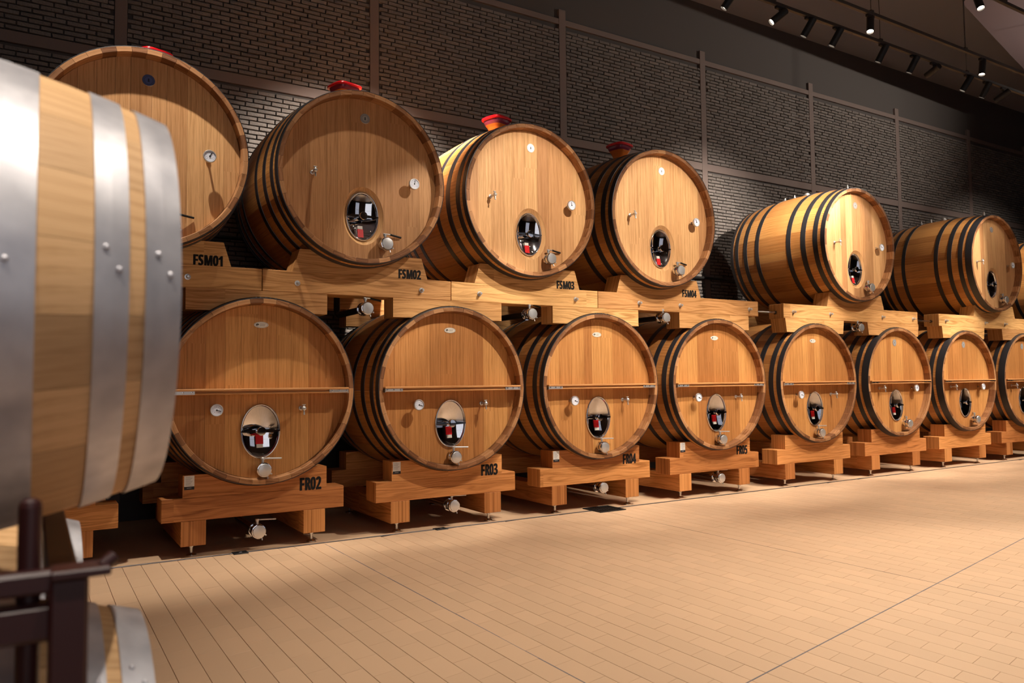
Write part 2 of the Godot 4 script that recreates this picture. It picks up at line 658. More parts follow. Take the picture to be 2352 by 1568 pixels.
func make_floor() -> void:
	var fl: Node3D = get_node("floor")
	var cam: Camera3D = get_node("camera")
	var inv := cam.transform.affine_inverse()
	var list := []
	var gap := 0.0008
	for c in range(-26, 96):
		var x0 := 2.39 + TILE_W * c
		var x1 := x0 + TILE_W
		if x0 > 16.0:
			break
		for side in [-1, 1]:
			var odd := absi(c) % 2 == 1
			var s := 0.0
			while true:
				var l := TILE_L * 0.5 if odd and s == 0.0 else TILE_L
				var s0: float = s * side
				var s1: float = (s + l) * side
				s += l
				var lo := minf(s0, s1)
				var hi := maxf(s0, s1)
				var zm := joint_z((x0 + x1) * 0.5)
				if zm + lo > 7.6 or zm + hi < -0.05:
					break
				var q := [Vector2(x0 + gap * 1.9, joint_z(x0) + lo + gap), Vector2(x0 + gap * 1.9, joint_z(x0) + hi - gap), Vector2(x1 - gap * 1.9, joint_z(x1) + hi - gap), Vector2(x1 - gap * 1.9, joint_z(x1) + lo + gap)]
				for i in 4:
					q[i].y = maxf(q[i].y, -0.045)
				if q[1].y - q[0].y < 0.004 or q[2].y - q[3].y < 0.004:
					continue
				var mid := Vector3((x0 + x1) * 0.5, 0, zm + (lo + hi) * 0.5)
				var e := inv * mid
				var px := 1e9
				if e.z < -0.3:
					var ix := 1176 + 1786 * e.x / -e.z
					var iy := 784 - 1786 * e.y / -e.z
					if ix > 330 and ix < 2360 and iy < 1590 and (ix > 560 or iy > 1290):
						px = -e.z
				list.append([px, q, mid])
	list.sort_custom(func(a, b): return a[0] < b[0])
	var far_st := []
	for i in 4:
		far_st.append(begin())
	grain = Vector3.UP
	for i in list.size():
		var q: Array = list[i][1]
		var mid: Vector3 = list[i][2]
		var v := rng.randi() % 4
		var st: SurfaceTool = begin() if i < 300 else far_st[v]
		var y := rng.randf_range(-0.0004, 0.0004)
		var o := mid if i < 300 else Vector3.ZERO
		var b := 0.0007
		var top := []
		var mids := []
		var low := []
		for k in 4:
			var cx: float = (q[0].x + q[2].x) * 0.5
			var cz: float = (q[0].y + q[1].y + q[2].y + q[3].y) * 0.25
			var p: Vector2 = q[k]
			top.append(Vector3(p.x - signf(p.x - cx) * b, y, p.y - signf(p.y - cz) * b) - o)
			mids.append(Vector3(p.x, y - b, p.y) - o)
			low.append(Vector3(p.x, -0.012, p.y) - o)
		quad(st, top[0], top[1], top[2], top[3])
		for k in 4:
			var n := (k + 1) % 4
			quad(st, top[k], mids[k], mids[n], top[n])
			quad(st, mids[k], low[k], low[n], mids[n])
		if i < 300:
			obj("tile", st, M.tiles[v], fl, Transform3D(Basis(), mid))
	for v in 4:
		var o := obj("tile_field", far_st[v], M.tiles[v], fl)
		o.set_meta("kind", "stuff")
	# the tiled strip under the casks and the far end, too far and too dark to tell tiles apart
	var st := begin()
	cbox(st, Vector3(9.5, -0.006, -1.3), Vector3(33.6, 0.012, 2.42), 0)
	cbox(st, Vector3(21.2, -0.006, 3.8), Vector3(9.9, 0.012, 7.7), 0)
	cbox(st, Vector3(9.5, -0.006, 10.0), Vector3(33.6, 0.012, 4.5), 0)
	cbox(st, Vector3(-4.3, -0.006, 3.85), Vector3(6.0, 0.012, 7.75), 0)
	obj("paving", st, M.tiles[1], fl)
	# expansion joints
	st = begin()
	cbox(st, Vector3(2.39, -0.004, 3.8), Vector3(0.008, 0.0082, 7.6), 0)
	obj("expansion_joint", st, M.joint, fl)
	st = begin()
	cbox(st, Vector3(2.39 + 23 * TILE_W, -0.004, 3.8), Vector3(0.0065, 0.0086, 7.6), 0)
	obj("expansion_joint", st, M.joint_dark, fl)
	st = begin()
	for s in [[-0.4, 16.0]]:
		var a: float = s[0]
		var b: float = s[1]
		var w := 0.0042
		var pa := Vector3(a, 0.0004, joint_z(a))
		var pb := Vector3(b, 0.0004, joint_z(b))
		var dz := Vector3(0, 0, w)
		var dy := Vector3(0, -0.01, 0)
		quad(st, pa - dz, pa + dz, pb + dz, pb - dz)
		quad(st, pa + dz, pa + dz + dy, pb + dz + dy, pb + dz)
		quad(st, pb - dz, pb - dz + dy, pa - dz + dy, pa - dz)
	obj("expansion_joint", st, M.joint, fl)
	# the steel edge of the cask bay
	st = begin()
	cbox(st, Vector3(9.5, -0.003, -0.067), Vector3(33.6, 0.012, 0.034), 0.002)
	cbox(st, Vector3(9.5, -0.001, -0.052), Vector3(33.6, 0.014, 0.006), 0.002)
	obj("edge_strip", st, M.channel, fl)
	# a slotted grate and two small covers set into the floor
	var g := thing("drain_grate", "dark slotted drain grate set in the floor before the third lettered lower cask", "drain", Vector3(5.79, 0, -0.06))
	st = begin()
	for s in [-1, 1]:
		cbox(st, Vector3(s * 0.18, 0.004, 0), Vector3(0.02, 0.012, 0.34), 0.002)
		cbox(st, Vector3(0, 0.004, s * 0.165), Vector3(0.38, 0.012, 0.02), 0.002)
	obj("frame", st, M.grate, g)
	for i in 9:
		st = begin()
		cbox(st, Vector3(-0.145 + 0.036 * i, 0.003, 0), Vector3(0.016, 0.010, 0.32), 0.002)
		obj("bar", st, M.grate, g)
	for spot in [[1.62, "small dark floor cover before the cradle lettered FR02"], [3.63, "small dark floor cover before the cradle lettered FR03"]]:
		var cv := thing("floor_cover", spot[1], "floor cover", Vector3(spot[0], 0, -0.05), "small covers along the steel floor edge")
		st = begin()
		cbox(st, Vector3(0, 0.003, 0), Vector3(0.13, 0.01, 0.11), 0.003)
		obj("plate", st, M.grate, cv)
		st = begin()
		cbox(st, Vector3(0, 0.008, 0), Vector3(0.03, 0.006, 0.03), 0.002)
		obj("grip", st, M.channel, cv)


const PILASTERS := [-2.3, 0.785, 3.88, 7.03, 10.1, 13.08, 15.97, 18.85, 21.5]
const BANDS := [5.30, 7.20]

func make_wall() -> void:
	var wall: Node3D = get_node("wall_back")
	var n := 1
	for x in PILASTERS:
		var st := begin()
		cbox(st, Vector3(x, 3.7, WALL_Z - 0.02), Vector3(0.13, 7.4, 0.05), 0.004)
		struct("trim_%d" % n, st, M.band)
		n += 1
	for y in BANDS:
		var st := begin()
		cbox(st, Vector3(9.5, y, WALL_Z - 0.025), Vector3(33.6, 0.13 if y < 6 else 0.09, 0.05), 0.004)
		struct("trim_%d" % n, st, M.band)
		n += 1
	# courses of long thin bricks
	var near := []
	var far_st := []
	for i in 5:
		far_st.append(begin())
	var bl := 0.212
	var bh := 0.048
	var gap := 0.009
	var row := 0
	var y := 1.9
	var all := []
	while y < 7.15:
		var x := -2.2 - (0.5 * (bl + gap) if row % 2 == 1 else 0.0) + rng.randf_range(-0.02, 0.02)
		while x < 24.0:
			var x0 := x
			var x1 := x + bl + rng.randf_range(-0.004, 0.004)
			x = x1 + gap
			var ok := true
			for b in BANDS:
				if y + bh > b - 0.065 and y < b + 0.065:
					ok = false
			for pq in PILASTERS:
				if x1 > pq - 0.065 and x0 < pq + 0.065:
					if x0 < pq - 0.12:
						x1 = pq - 0.067
					elif x1 > pq + 0.12:
						x0 = pq + 0.067
					else:
						ok = false
			if ok:
				all.append([x0, x1, y])
		y += bh + gap
		row += 1
	# the largest in view: behind the gaps over the casks at the left
	all.sort_custom(func(a, b): return rank(a) < rank(b))
	for i in all.size():
		var a: Array = all[i]
		var v := rng.randi() % 5
		var single := i < 300
		var st: SurfaceTool = begin() if single else far_st[v]
		var c := Vector3((a[0] + a[1]) * 0.5, a[2] + bh * 0.5, WALL_Z)
		var o := Vector3.ZERO if single else c
		var hx: float = (a[1] - a[0]) * 0.5
		var hy := bh * 0.5
		var p := []
		var bk := []
		for k in [[-1, -1], [1, -1], [1, 1], [-1, 1]]:
			var jut := rng.randf_range(-0.007, 0.007)
			p.append(o + Vector3(k[0] * (hx - rng.randf_range(0.002, 0.006)), k[1] * (hy - rng.randf_range(0.001, 0.006)), jut))
			bk.append(o + Vector3(k[0] * hx, k[1] * hy, -0.045))
		var m: Vector3 = (p[0] + p[1] + p[2] + p[3]) * 0.25 + Vector3(rng.randf_range(-0.04, 0.04), rng.randf_range(-0.006, 0.006), rng.randf_range(0.002, 0.008))
		for k in 4:
			var k2 := (k + 1) % 4
			tri(st, p[k], p[k2], m)
			quad(st, p[k], bk[k], bk[k2], p[k2])
		if single:
			obj("brick", st, M.bricks[v], wall, Transform3D(Basis(), c))
	for v in 5:
		var o := obj("brickwork", far_st[v], M.bricks[v], wall)
		o.set_meta("kind", "stuff")
	# conduits along the wall, seen in the gaps between the upper casks
	var st2 := begin()
	tube(st2, [Vector3(-2, 3.30, WALL_Z + 0.06), Vector3(24, 3.30, WALL_Z + 0.06)], 0.025, 10)
	var cd := thing("conduit", "dark conduit running along the brick wall behind the upper casks", "pipe", Vector3.ZERO)
	obj("pipe", st2, M.pipe, cd)
	for i in 12:
		st2 = begin()
		cbox(st2, Vector3(-1.2 + i * 2.0, 3.30, WALL_Z + 0.02), Vector3(0.03, 0.075, 0.06), 0.003)
		obj("clip", st2, M.pipe, cd)


func rank(a: Array) -> float:
	var x: float = (a[0] + a[1]) * 0.5
	var y: float = a[2]
	var seen := (x > 1.2 and x < 5.6 and y > 4.45) or (x > 1.55 and x < 2.6 and y > 2.9)
	return Vector2(x, y - 1.5).length() + (0.0 if seen else 100.0)


# ---------------------------------------------------------------- casks

var sh := {}     # shapes shared by all casks

func cask_r(s: float) -> float:
	var t := 2.0 * s / CASK_LEN - 1.0
	return CASK_R - 0.005 + BULGE * (1.0 - t * t)


func stave_mesh() -> ArrayMesh:
	# one stave at the top of the cask; its front end at z = 0. Surface 0 the outside, surface 1 the end grain and the lip
	var half := PI / STAVES
	var gapa := 0.0011
	var n := 14
	var a := begin()
	grain = Vector3.BACK
	var pt := func(ang: float, r: float, s: float) -> Vector3: return Vector3(r * sin(ang), r * cos(ang), -s)
	a.set_smooth_group(1)
	var angs := [-half + gapa, -half * 0.4, half * 0.4, half - gapa]
	for i in n:
		var s0 := CASK_LEN * i / n
		var s1 := CASK_LEN * (i + 1) / n
		if i == 0:
			s0 = 0.006
		for k in 3:
			var r00 := cask_r(s0)
			var r11 := cask_r(s1)
			quad(a, pt.call(angs[k], r00, s0), pt.call(angs[k + 1], r00, s0), pt.call(angs[k + 1], r11, s1), pt.call(angs[k], r11, s1))
	a.set_smooth_group(-1)
	for e in [0, 3]:
		for i in n:
			var s0 := CASK_LEN * i / n
			var s1 := CASK_LEN * (i + 1) / n
			var q := [pt.call(angs[e], cask_r(s0), s0), pt.call(angs[e], cask_r(s0) - 0.02, s0), pt.call(angs[e], cask_r(s1) - 0.02, s1), pt.call(angs[e], cask_r(s1), s1)]
			if e == 0:
				q.reverse()
			quad(a, q[3], q[2], q[1], q[0])
	# back end: end grain and closing wedge
	for k in 3:
		quad(a, pt.call(angs[k + 1], cask_r(CASK_LEN), CASK_LEN), pt.call(angs[k + 1], 0.80, CASK_LEN), pt.call(angs[k], 0.80, CASK_LEN), pt.call(angs[k], cask_r(CASK_LEN), CASK_LEN))
	a.generate_normals()
	var mesh: ArrayMesh = a.commit()
	var b := begin()
	grain = Vector3.RIGHT
	var ro := cask_r(0.0)
	var ri := 0.808
	for k in 3:
		var x0: float = angs[k]
		var x1: float = angs[k + 1]
		b.set_smooth_group(2)
		quad(b, pt.call(x0, ro, 0.006), pt.call(x0, ro - 0.005, 0.0), pt.call(x1, ro - 0.005, 0.0), pt.call(x1, ro, 0.006))
		b.set_smooth_group(3)
		quad(b, pt.call(x0, ro - 0.005, 0.0), pt.call(x0, ri + 0.004, 0.0), pt.call(x1, ri + 0.004, 0.0), pt.call(x1, ro - 0.005, 0.0))
		b.set_smooth_group(4)
		quad(b, pt.call(x0, ri + 0.004, 0.0), pt.call(x0, ri, 0.004), pt.call(x1, ri, 0.004), pt.call(x1, ri + 0.004, 0.0))
		b.set_smooth_group(5)
		quad(b, pt.call(x0, ri, 0.004), pt.call(x0, ri - 0.006, RECESS + 0.04), pt.call(x1, ri - 0.006, RECESS + 0.04), pt.call(x1, ri, 0.004))
	b.generate_normals()
	b.commit(mesh)
	return mesh


func hoop_mesh(s0: float, s1: float, rivets := false) -> ArrayMesh:
	var st := begin()
	grain = Vector3.BACK
	var t := 0.0045
	var segs := 72
	var prof := [Vector2(cask_r(s1) + 0.0, -s1), Vector2(cask_r(s1) + t, -s1 + 0.001), Vector2(cask_r((s0 + s1) * 0.5) + t + 0.0005, -(s0 + s1) * 0.5), Vector2(cask_r(s0) + t, -s0 - 0.001), Vector2(cask_r(s0) - 0.001, -s0)]
	lathe(st, prof, Vector3.ZERO, Basis(), segs)
	if rivets:
		for k in [-4, -2, 1, 3, 6]:
			var a: float = k * 0.021
			var r := cask_r((s0 + s1) * 0.5) + t
			var p := Vector3(r * sin(a), r * cos(a), -(s0 + s1) * 0.5)
			lathe(st, [Vector2(0.009, -0.001), Vector2(0.008, 0.004), Vector2(0.004, 0.007), Vector2(0.0, 0.0075)], p, axis_to(Vector3(sin(a), cos(a), 0)), 8)
	return mesh_of(st)


const HOOPS_A := [[0.001, 0.066], [0.115, 0.188], [0.308, 0.388], [0.560, 0.637]]
const HOOPS_B := [[0.001, 0.106], [0.150, 0.222], [0.330, 0.402], [0.560, 0.630]]

func ellipse(cx: float, cy: float, rx: float, ry: float, n := 48) -> PackedVector2Array:
	var p := PackedVector2Array()
	for i in n:
		var a := TAU * i / n
		p.append(Vector2(cx + rx * cos(a), cy + ry * sin(a)))
	return p


func head_boards(hole: PackedVector2Array, sd: int) -> Array:
	# vertical boards of uneven width, clipped to the disc and round the door
	var r := RandomNumberGenerator.new()
	r.seed = sd
	var disc := ellipse(0, 0, 0.801, 0.801, 96)
	var x := -0.81
	var out := []
	grain = Vector3.UP
	while x < 0.80:
		var w := r.randf_range(0.115, 0.185)
		if x + w > 0.72:
			w = 0.82 - x
		var rect := PackedVector2Array([Vector2(x + 0.0008, -0.9), Vector2(x + w - 0.0008, -0.9), Vector2(x + w - 0.0008, 0.9), Vector2(x + 0.0008, 0.9)])
		uv_shift = Vector2(r.randf() * 3, r.randf() * 3)
		for poly in Geometry2D.intersect_polygons(rect, disc):
			for piece in Geometry2D.clip_polygons(poly, hole):
				if not Geometry2D.is_polygon_clockwise(piece):
					var st := begin()
					prism(st, piece, 0.0, -0.03, false)
					out.append([mesh_of(st), int(x * 50.0 + 100.0)])
		uv_shift = Vector2.ZERO
		x += w
	return out


func door_shapes(rx: float, ry: float) -> Dictionary:
	# an inward-dished oval door: rim, dish, bar across, knob; centre at the origin, front plane z = 0
	var d := {}
	var n := 56
	var st := begin()
	grain = Vector3.UP
	var prof := [Vector2(-0.005, -0.03), Vector2(-0.004, 0.006), Vector2(-0.008, 0.013), Vector2(-0.015, 0.015), Vector2(-0.021, 0.010), Vector2(-0.023, 0.0), Vector2(-0.027, -0.006)]
	for i in prof.size() - 1:
		st.set_smooth_group(7)
		for k in n:
			var a := TAU * k / n
			var b := TAU * (k + 1) / n
			var e := func(q: Vector2, t: float) -> Vector3: return Vector3((rx + q.x) * cos(t), (ry + q.x) * sin(t), q.y)
			quad(st, e.call(prof[i], a), e.call(prof[i], b), e.call(prof[i + 1], b), e.call(prof[i + 1], a))
	d.frame = mesh_of(st)
	st = begin()
	st.set_smooth_group(8)
	var ix := rx - 0.026
	var iy := ry - 0.026
	var rings := 12
	for i in rings:
		for k in n:
			var a := TAU * k / n
			var b := TAU * (k + 1) / n
			var e := func(q: float, t: float) -> Vector3: return Vector3(ix * q * cos(t), iy * q * sin(t), -0.006 - 0.042 * (1.0 - q * q))
			var q0 := float(i) / rings
			var q1 := float(i + 1) / rings
			if i == 0:
				tri(st, e.call(0.0, 0.0), e.call(q1, a), e.call(q1, b))
			else:
				quad(st, e.call(q0, a), e.call(q1, a), e.call(q1, b), e.call(q0, b))
	d.dish = mesh_of(st)
	st = begin()
	for s in [-1, 1]:
		var w0 := 0.018
		var w1 := 0.007
		var x1: float = s * (rx - 0.012)
		var p := PackedVector2Array([Vector2(0, -w0), Vector2(x1, -w1), Vector2(x1, w1), Vector2(0, w0)])
		prism(st, p, 0.022, 0.004)
	d.bar = mesh_of(st)
	st = begin()
	lathe(st, [Vector2(0.02, -0.02), Vector2(0.02, 0.022), Vector2(0.038, 0.024), Vector2(0.041, 0.030), Vector2(0.041, 0.046), Vector2(0.037, 0.052), Vector2(0.0, 0.054)], Vector3.ZERO, Basis(), 28)
	d.knob = mesh_of(st)
	return d


func valve_shapes(black: bool) -> Dictionary:
	# a stub pipe along z with clamp rings, a flat cap in front, and a lever handle above; cap face at z = 0.14
	var d := {}
	var st := begin()
	var prof := [Vector2(0.066, -0.01), Vector2(0.066, 0.004), Vector2(0.046, 0.006), Vector2(0.046, 0.045), Vector2(0.062, 0.047), Vector2(0.062, 0.070), Vector2(0.050, 0.072), Vector2(0.050, 0.088), Vector2(0.064, 0.090), Vector2(0.067, 0.096), Vector2(0.067, 0.118), Vector2(0.064, 0.124), Vector2(0.056, 0.126)]
	lathe(st, prof, Vector3.ZERO, Basis(), 32)
	d.body = mesh_of(st)
	st = begin()
	lathe(st, [Vector2(0.058, 0.12), Vector2(0.058, 0.134), Vector2(0.055, 0.138)], Vector3.ZERO, Basis(), 32)
	lathe(st, [Vector2(0.055, 0.138), Vector2(0.040, 0.1405), Vector2(0.020, 0.1425), Vector2(0.0, 0.143)], Vector3.ZERO, Basis(), 32, true)
	cbox(st, Vector3(0.06, -0.035, 0.107), Vector3(0.03, 0.014, 0.014), 0.003, Basis(Vector3.BACK, -0.6))
	tube(st, [Vector3(0.030, -0.055, 0.11), Vector3(0.033, -0.082, 0.118)], 0.006, 8)
	d.cap = mesh_of(st)
	st = begin()
	tube(st, [Vector3(0, 0.055, 0.06), Vector3(0, 0.094, 0.06)], 0.012, 12)
	lathe(st, [Vector2(0.018, 0.0), Vector2(0.018, 0.018), Vector2(0.014, 0.022), Vector2(0.0, 0.022)], Vector3(0, 0.088, 0.06), Basis(Vector3.RIGHT, -PI / 2), 16)
	if not black:
		tube(st, [Vector3(0, 0.100, 0.06), Vector3(0.17, 0.094, 0.066)], 0.0075, 10)
	else:
		tube(st, [Vector3(-0.02, 0.108, 0.06), Vector3(0.07, 0.108, 0.066)], 0.006, 8)
	d.lever = mesh_of(st)
	st = begin()
	tube(st, [Vector3(0.06, 0.108, 0.065), Vector3(0.10, 0.102, 0.068), Vector3(0.19, 0.092, 0.074)], 0.010, 10)
	d.grip = mesh_of(st)
	return d


func prepare_shapes() -> void:
	sh.stave = stave_mesh()
	sh.hoop_a = []
	for h in HOOPS_A:
		sh.hoop_a.append(hoop_mesh(h[0], h[1], h[0] < 0.01))
	for h in HOOPS_A:
		sh.hoop_a.append(hoop_mesh(CASK_LEN - h[1], CASK_LEN - h[0]))
	sh.hoop_b = []
	for h in HOOPS_B:
		sh.hoop_b.append(hoop_mesh(h[0], h[1], h[0] < 0.01))
	for h in HOOPS_B:
		sh.hoop_b.append(hoop_mesh(CASK_LEN - h[1], CASK_LEN - h[0]))
	sh.door_low = door_shapes(0.187, 0.258)
	sh.door_up = door_shapes(0.176, 0.250)
	sh.heads_low = []
	sh.heads_up = []
	for i in 3:
		sh.heads_low.append(head_boards(ellipse(-0.012, -0.372, 0.183, 0.254), 40 + i))
		sh.heads_up.append(head_boards(ellipse(0.015, -0.367, 0.212, 0.290), 70 + i))
	# bevelled wooden ring round an upper door
	var st := begin()
	grain = Vector3.UP
	st.set_smooth_group(4)
	for k in 56:
		var a := TAU * k / 56
		var b := TAU * (k + 1) / 56
		var e := func(rx: float, ry: float, z: float, t: float) -> Vector3: return Vector3(rx * cos(t), ry * sin(t), z)
		quad(st, e.call(0.213, 0.291, 0.0, a), e.call(0.213, 0.291, 0.0, b), e.call(0.172, 0.246, -0.05, b), e.call(0.172, 0.246, -0.05, a))
	sh.bevel = mesh_of(st)
	sh.valve = valve_shapes(false)
	sh.valve_black = valve_shapes(true)
	# thermometer: stem from the head, round case and face in front
	st = begin()
	tube(st, [Vector3(0, 0, -0.005), Vector3(0, 0, 0.085)], 0.009, 12)
	lathe(st, [Vector2(0.02, 0.0), Vector2(0.02, 0.015), Vector2(0.012, 0.018)], Vector3.ZERO, Basis(), 6)
	sh.therm_stem = mesh_of(st)
	st = begin()
	lathe(st, [Vector2(0.0, 0.080), Vector2(0.050, 0.080), Vector2(0.056, 0.085), Vector2(0.056, 0.104), Vector2(0.053, 0.108), Vector2(0.048, 0.108), Vector2(0.047, 0.103)], Vector3.ZERO, Basis(), 32)
	sh.therm_case = mesh_of(st)
	sh.disc = disc_mesh()
	st = begin()
	cbox(st, Vector3(0.010, 0.012, 0.1055), Vector3(0.006, 0.046, 0.002), 0.001, Basis(Vector3.BACK, -0.7))
	lathe(st, [Vector2(0.007, 0.103), Vector2(0.007, 0.107), Vector2(0.0, 0.1075)], Vector3.ZERO, Basis(), 12)
	sh.therm_needle = mesh_of(st)
	# sampling tap
	st = begin()
	tube(st, [Vector3(0, 0, -0.005), Vector3(0, 0, 0.115)], 0.010, 12)
	lathe(st, [Vector2(0.0, -0.003), Vector2(0.022, 0.0), Vector2(0.022, 0.012), Vector2(0.012, 0.016)], Vector3.ZERO, Basis(), 16)
	lathe(st, [Vector2(0.010, 0.080), Vector2(0.019, 0.084), Vector2(0.021, 0.10), Vector2(0.019, 0.116), Vector2(0.008, 0.124), Vector2(0.0, 0.125)], Vector3.ZERO, Basis(), 18)
	sh.tap_body = mesh_of(st)
	st = begin()
	tube(st, [Vector3(0, -0.012, 0.103), Vector3(0, -0.035, 0.108), Vector3(0, -0.060, 0.112)], 0.0075, 10)
	sh.tap_spout = mesh_of(st)
	st = begin()
	tube(st, [Vector3(0, 0.010, 0.10), Vector3(0, 0.030, 0.10)], 0.007, 10)
	cbox(st, Vector3(0, 0.034, 0.10), Vector3(0.036, 0.010, 0.012), 0.004)
	sh.tap_handle = mesh_of(st)
	# batten over the lower heads
	st = begin()
	grain = Vector3.RIGHT
	cbox(st, Vector3(0, 0.014, -0.034), Vector3(1.596, 0.020, 0.125), 0.004)
	cbox(st, Vector3(0, -0.004, -0.048), Vector3(1.592, 0.016, 0.098), 0.002)
	cbox(st, Vector3(0, -0.021, -0.040), Vector3(1.592, 0.018, 0.112), 0.004)
	sh.batten = mesh_of(st)
	st = begin()
	grain = Vector3.UP
	cbox(st, Vector3(-0.700, -0.008, 0.0195), Vector3(0.19, 0.036, 0.005), 0.0015)
	cbox(st, Vector3(-0.793, -0.008, -0.03), Vector3(0.006, 0.050, 0.10), 0.001)
	sh.bracket = mesh_of(st)
	st = begin()
	for k in 3:
		lathe(st, [Vector2(0.009, 0.0), Vector2(0.008, 0.003), Vector2(0.0, 0.005)], Vector3(-0.775 + 0.072 * k, -0.008, 0.0215), Basis(), 12)
	sh.bracket_screws = mesh_of(st)
	st = begin()
	grain = Vector3.UP
	cbox(st, Vector3(-0.700, -0.006, 0.019), Vector3(0.19, 0.017, 0.004), 0.0015)
	sh.slot_bracket = mesh_of(st)
	# tags on the doors
	st = begin()
	cbox(st, Vector3(0, -0.078, -0.034), Vector3(0.070, 0.088, 0.003), 0.001, Basis(Vector3.RIGHT, -0.11))
	sh.tag_red = mesh_of(st)
	st = begin()
	cbox(st, Vector3(0.002, -0.138, -0.026), Vector3(0.058, 0.034, 0.003), 0.001, Basis(Vector3.RIGHT, -0.16))
	sh.tag_white_low = mesh_of(st)
	st = begin()
	cbox(st, Vector3(-0.01, -0.165, -0.018), Vector3(0.060, 0.086, 0.003), 0.001, Basis(Vector3.RIGHT, -0.16))
	sh.tag_red_up = mesh_of(st)
	st = begin()
	cbox(st, Vector3(-0.012, -0.106, -0.027), Vector3(0.052, 0.032, 0.003), 0.001, Basis(Vector3.RIGHT, -0.16))
	sh.tag_white_up = mesh_of(st)


func disc_mesh() -> ArrayMesh:      # a unit disc facing +z, with its picture upright
	var st := begin()
	for k in 40:
		var a := TAU * k / 40
		var b := TAU * (k + 1) / 40
		for p in [Vector2.ZERO, Vector2(cos(b), sin(b)), Vector2(cos(a), sin(a))]:
			st.set_uv(Vector2(0.5 + p.x * 0.5, 0.5 - p.y * 0.5))
			st.add_vertex(Vector3(p.x, p.y, 0))
	return mesh_of(st)


func plate(parent: Node3D, mat: Material, at: Vector3, rx: float, ry: float) -> void:
	var st := begin()
	grain = Vector3.UP
	lathe(st, [Vector2(1.02, -0.002), Vector2(1.02, 0.003), Vector2(0.99, 0.004)], Vector3.ZERO, Basis(), 40)
	var o := obj("emblem_plate", st, M.steel, parent, Transform3D(Basis.from_scale(Vector3(rx, ry, 1)), at))
	put("emblem", sh.disc, mat, o, Transform3D(Basis(), Vector3(0, 0, 0.0042)))


func thermometer(parent: Node3D, at: Vector3, turn: float) -> void:
	var o := put("thermometer", sh.therm_case, M.satin, parent, Transform3D(Basis(), at))
	put("stem", sh.therm_stem, M.chrome, o)
	put("dial", sh.disc, M.dial, o, Transform3D(Basis.from_scale(Vector3(0.0485, 0.0485, 1)), Vector3(0, 0, 0.1035)))
	put("needle", sh.therm_needle, M.black, o, Transform3D(Basis(Vector3.BACK, turn), Vector3.ZERO))


func tap(parent: Node3D, at: Vector3) -> void:
	var o := put("sampling_tap", sh.tap_body, M.satin, parent, Transform3D(Basis(), at))
	put("spout", sh.tap_spout, M.satin, o)
	put("handle", sh.tap_handle, M.satin, o)


func valve(parent: Node3D, called: String, at: Vector3, black: bool, turn := 0.0, lever_turn := 0.0) -> MeshInstance3D:
	var d: Dictionary = sh.valve_black if black else sh.valve
	var o := put(called, d.body, M.chrome, parent, Transform3D(Basis(Vector3.BACK, turn), at))
	put("cap", d.cap, M.satin, o)
	var lt := Transform3D(Basis(Vector3.UP, lever_turn), Vector3(0, 0, 0.06)) * Transform3D(Basis(), Vector3(0, 0, -0.06))
	put("lever", d.lever, M.satin, o, lt)
	if black:
		put("grip", d.grip, M.black, o, lt)
	return o


func door(parent: Node3D, at: Vector3, upper: bool, tagged: bool) -> void:
	var d: Dictionary = sh.door_up if upper else sh.door_low
	var o := put("door", d.dish, M.dish, parent, Transform3D(Basis(), at))
	put("door_frame", d.frame, M.chrome, o)
	put("bar", d.bar, M.chrome, o)
	put("knob", d.knob, M.chrome, o)
	if tagged:
		put("red_tag", sh.tag_red_up if upper else sh.tag_red, M.red, o)
		put("white_tag", sh.tag_white_up if upper else sh.tag_white_low, M.grey_paper, o)


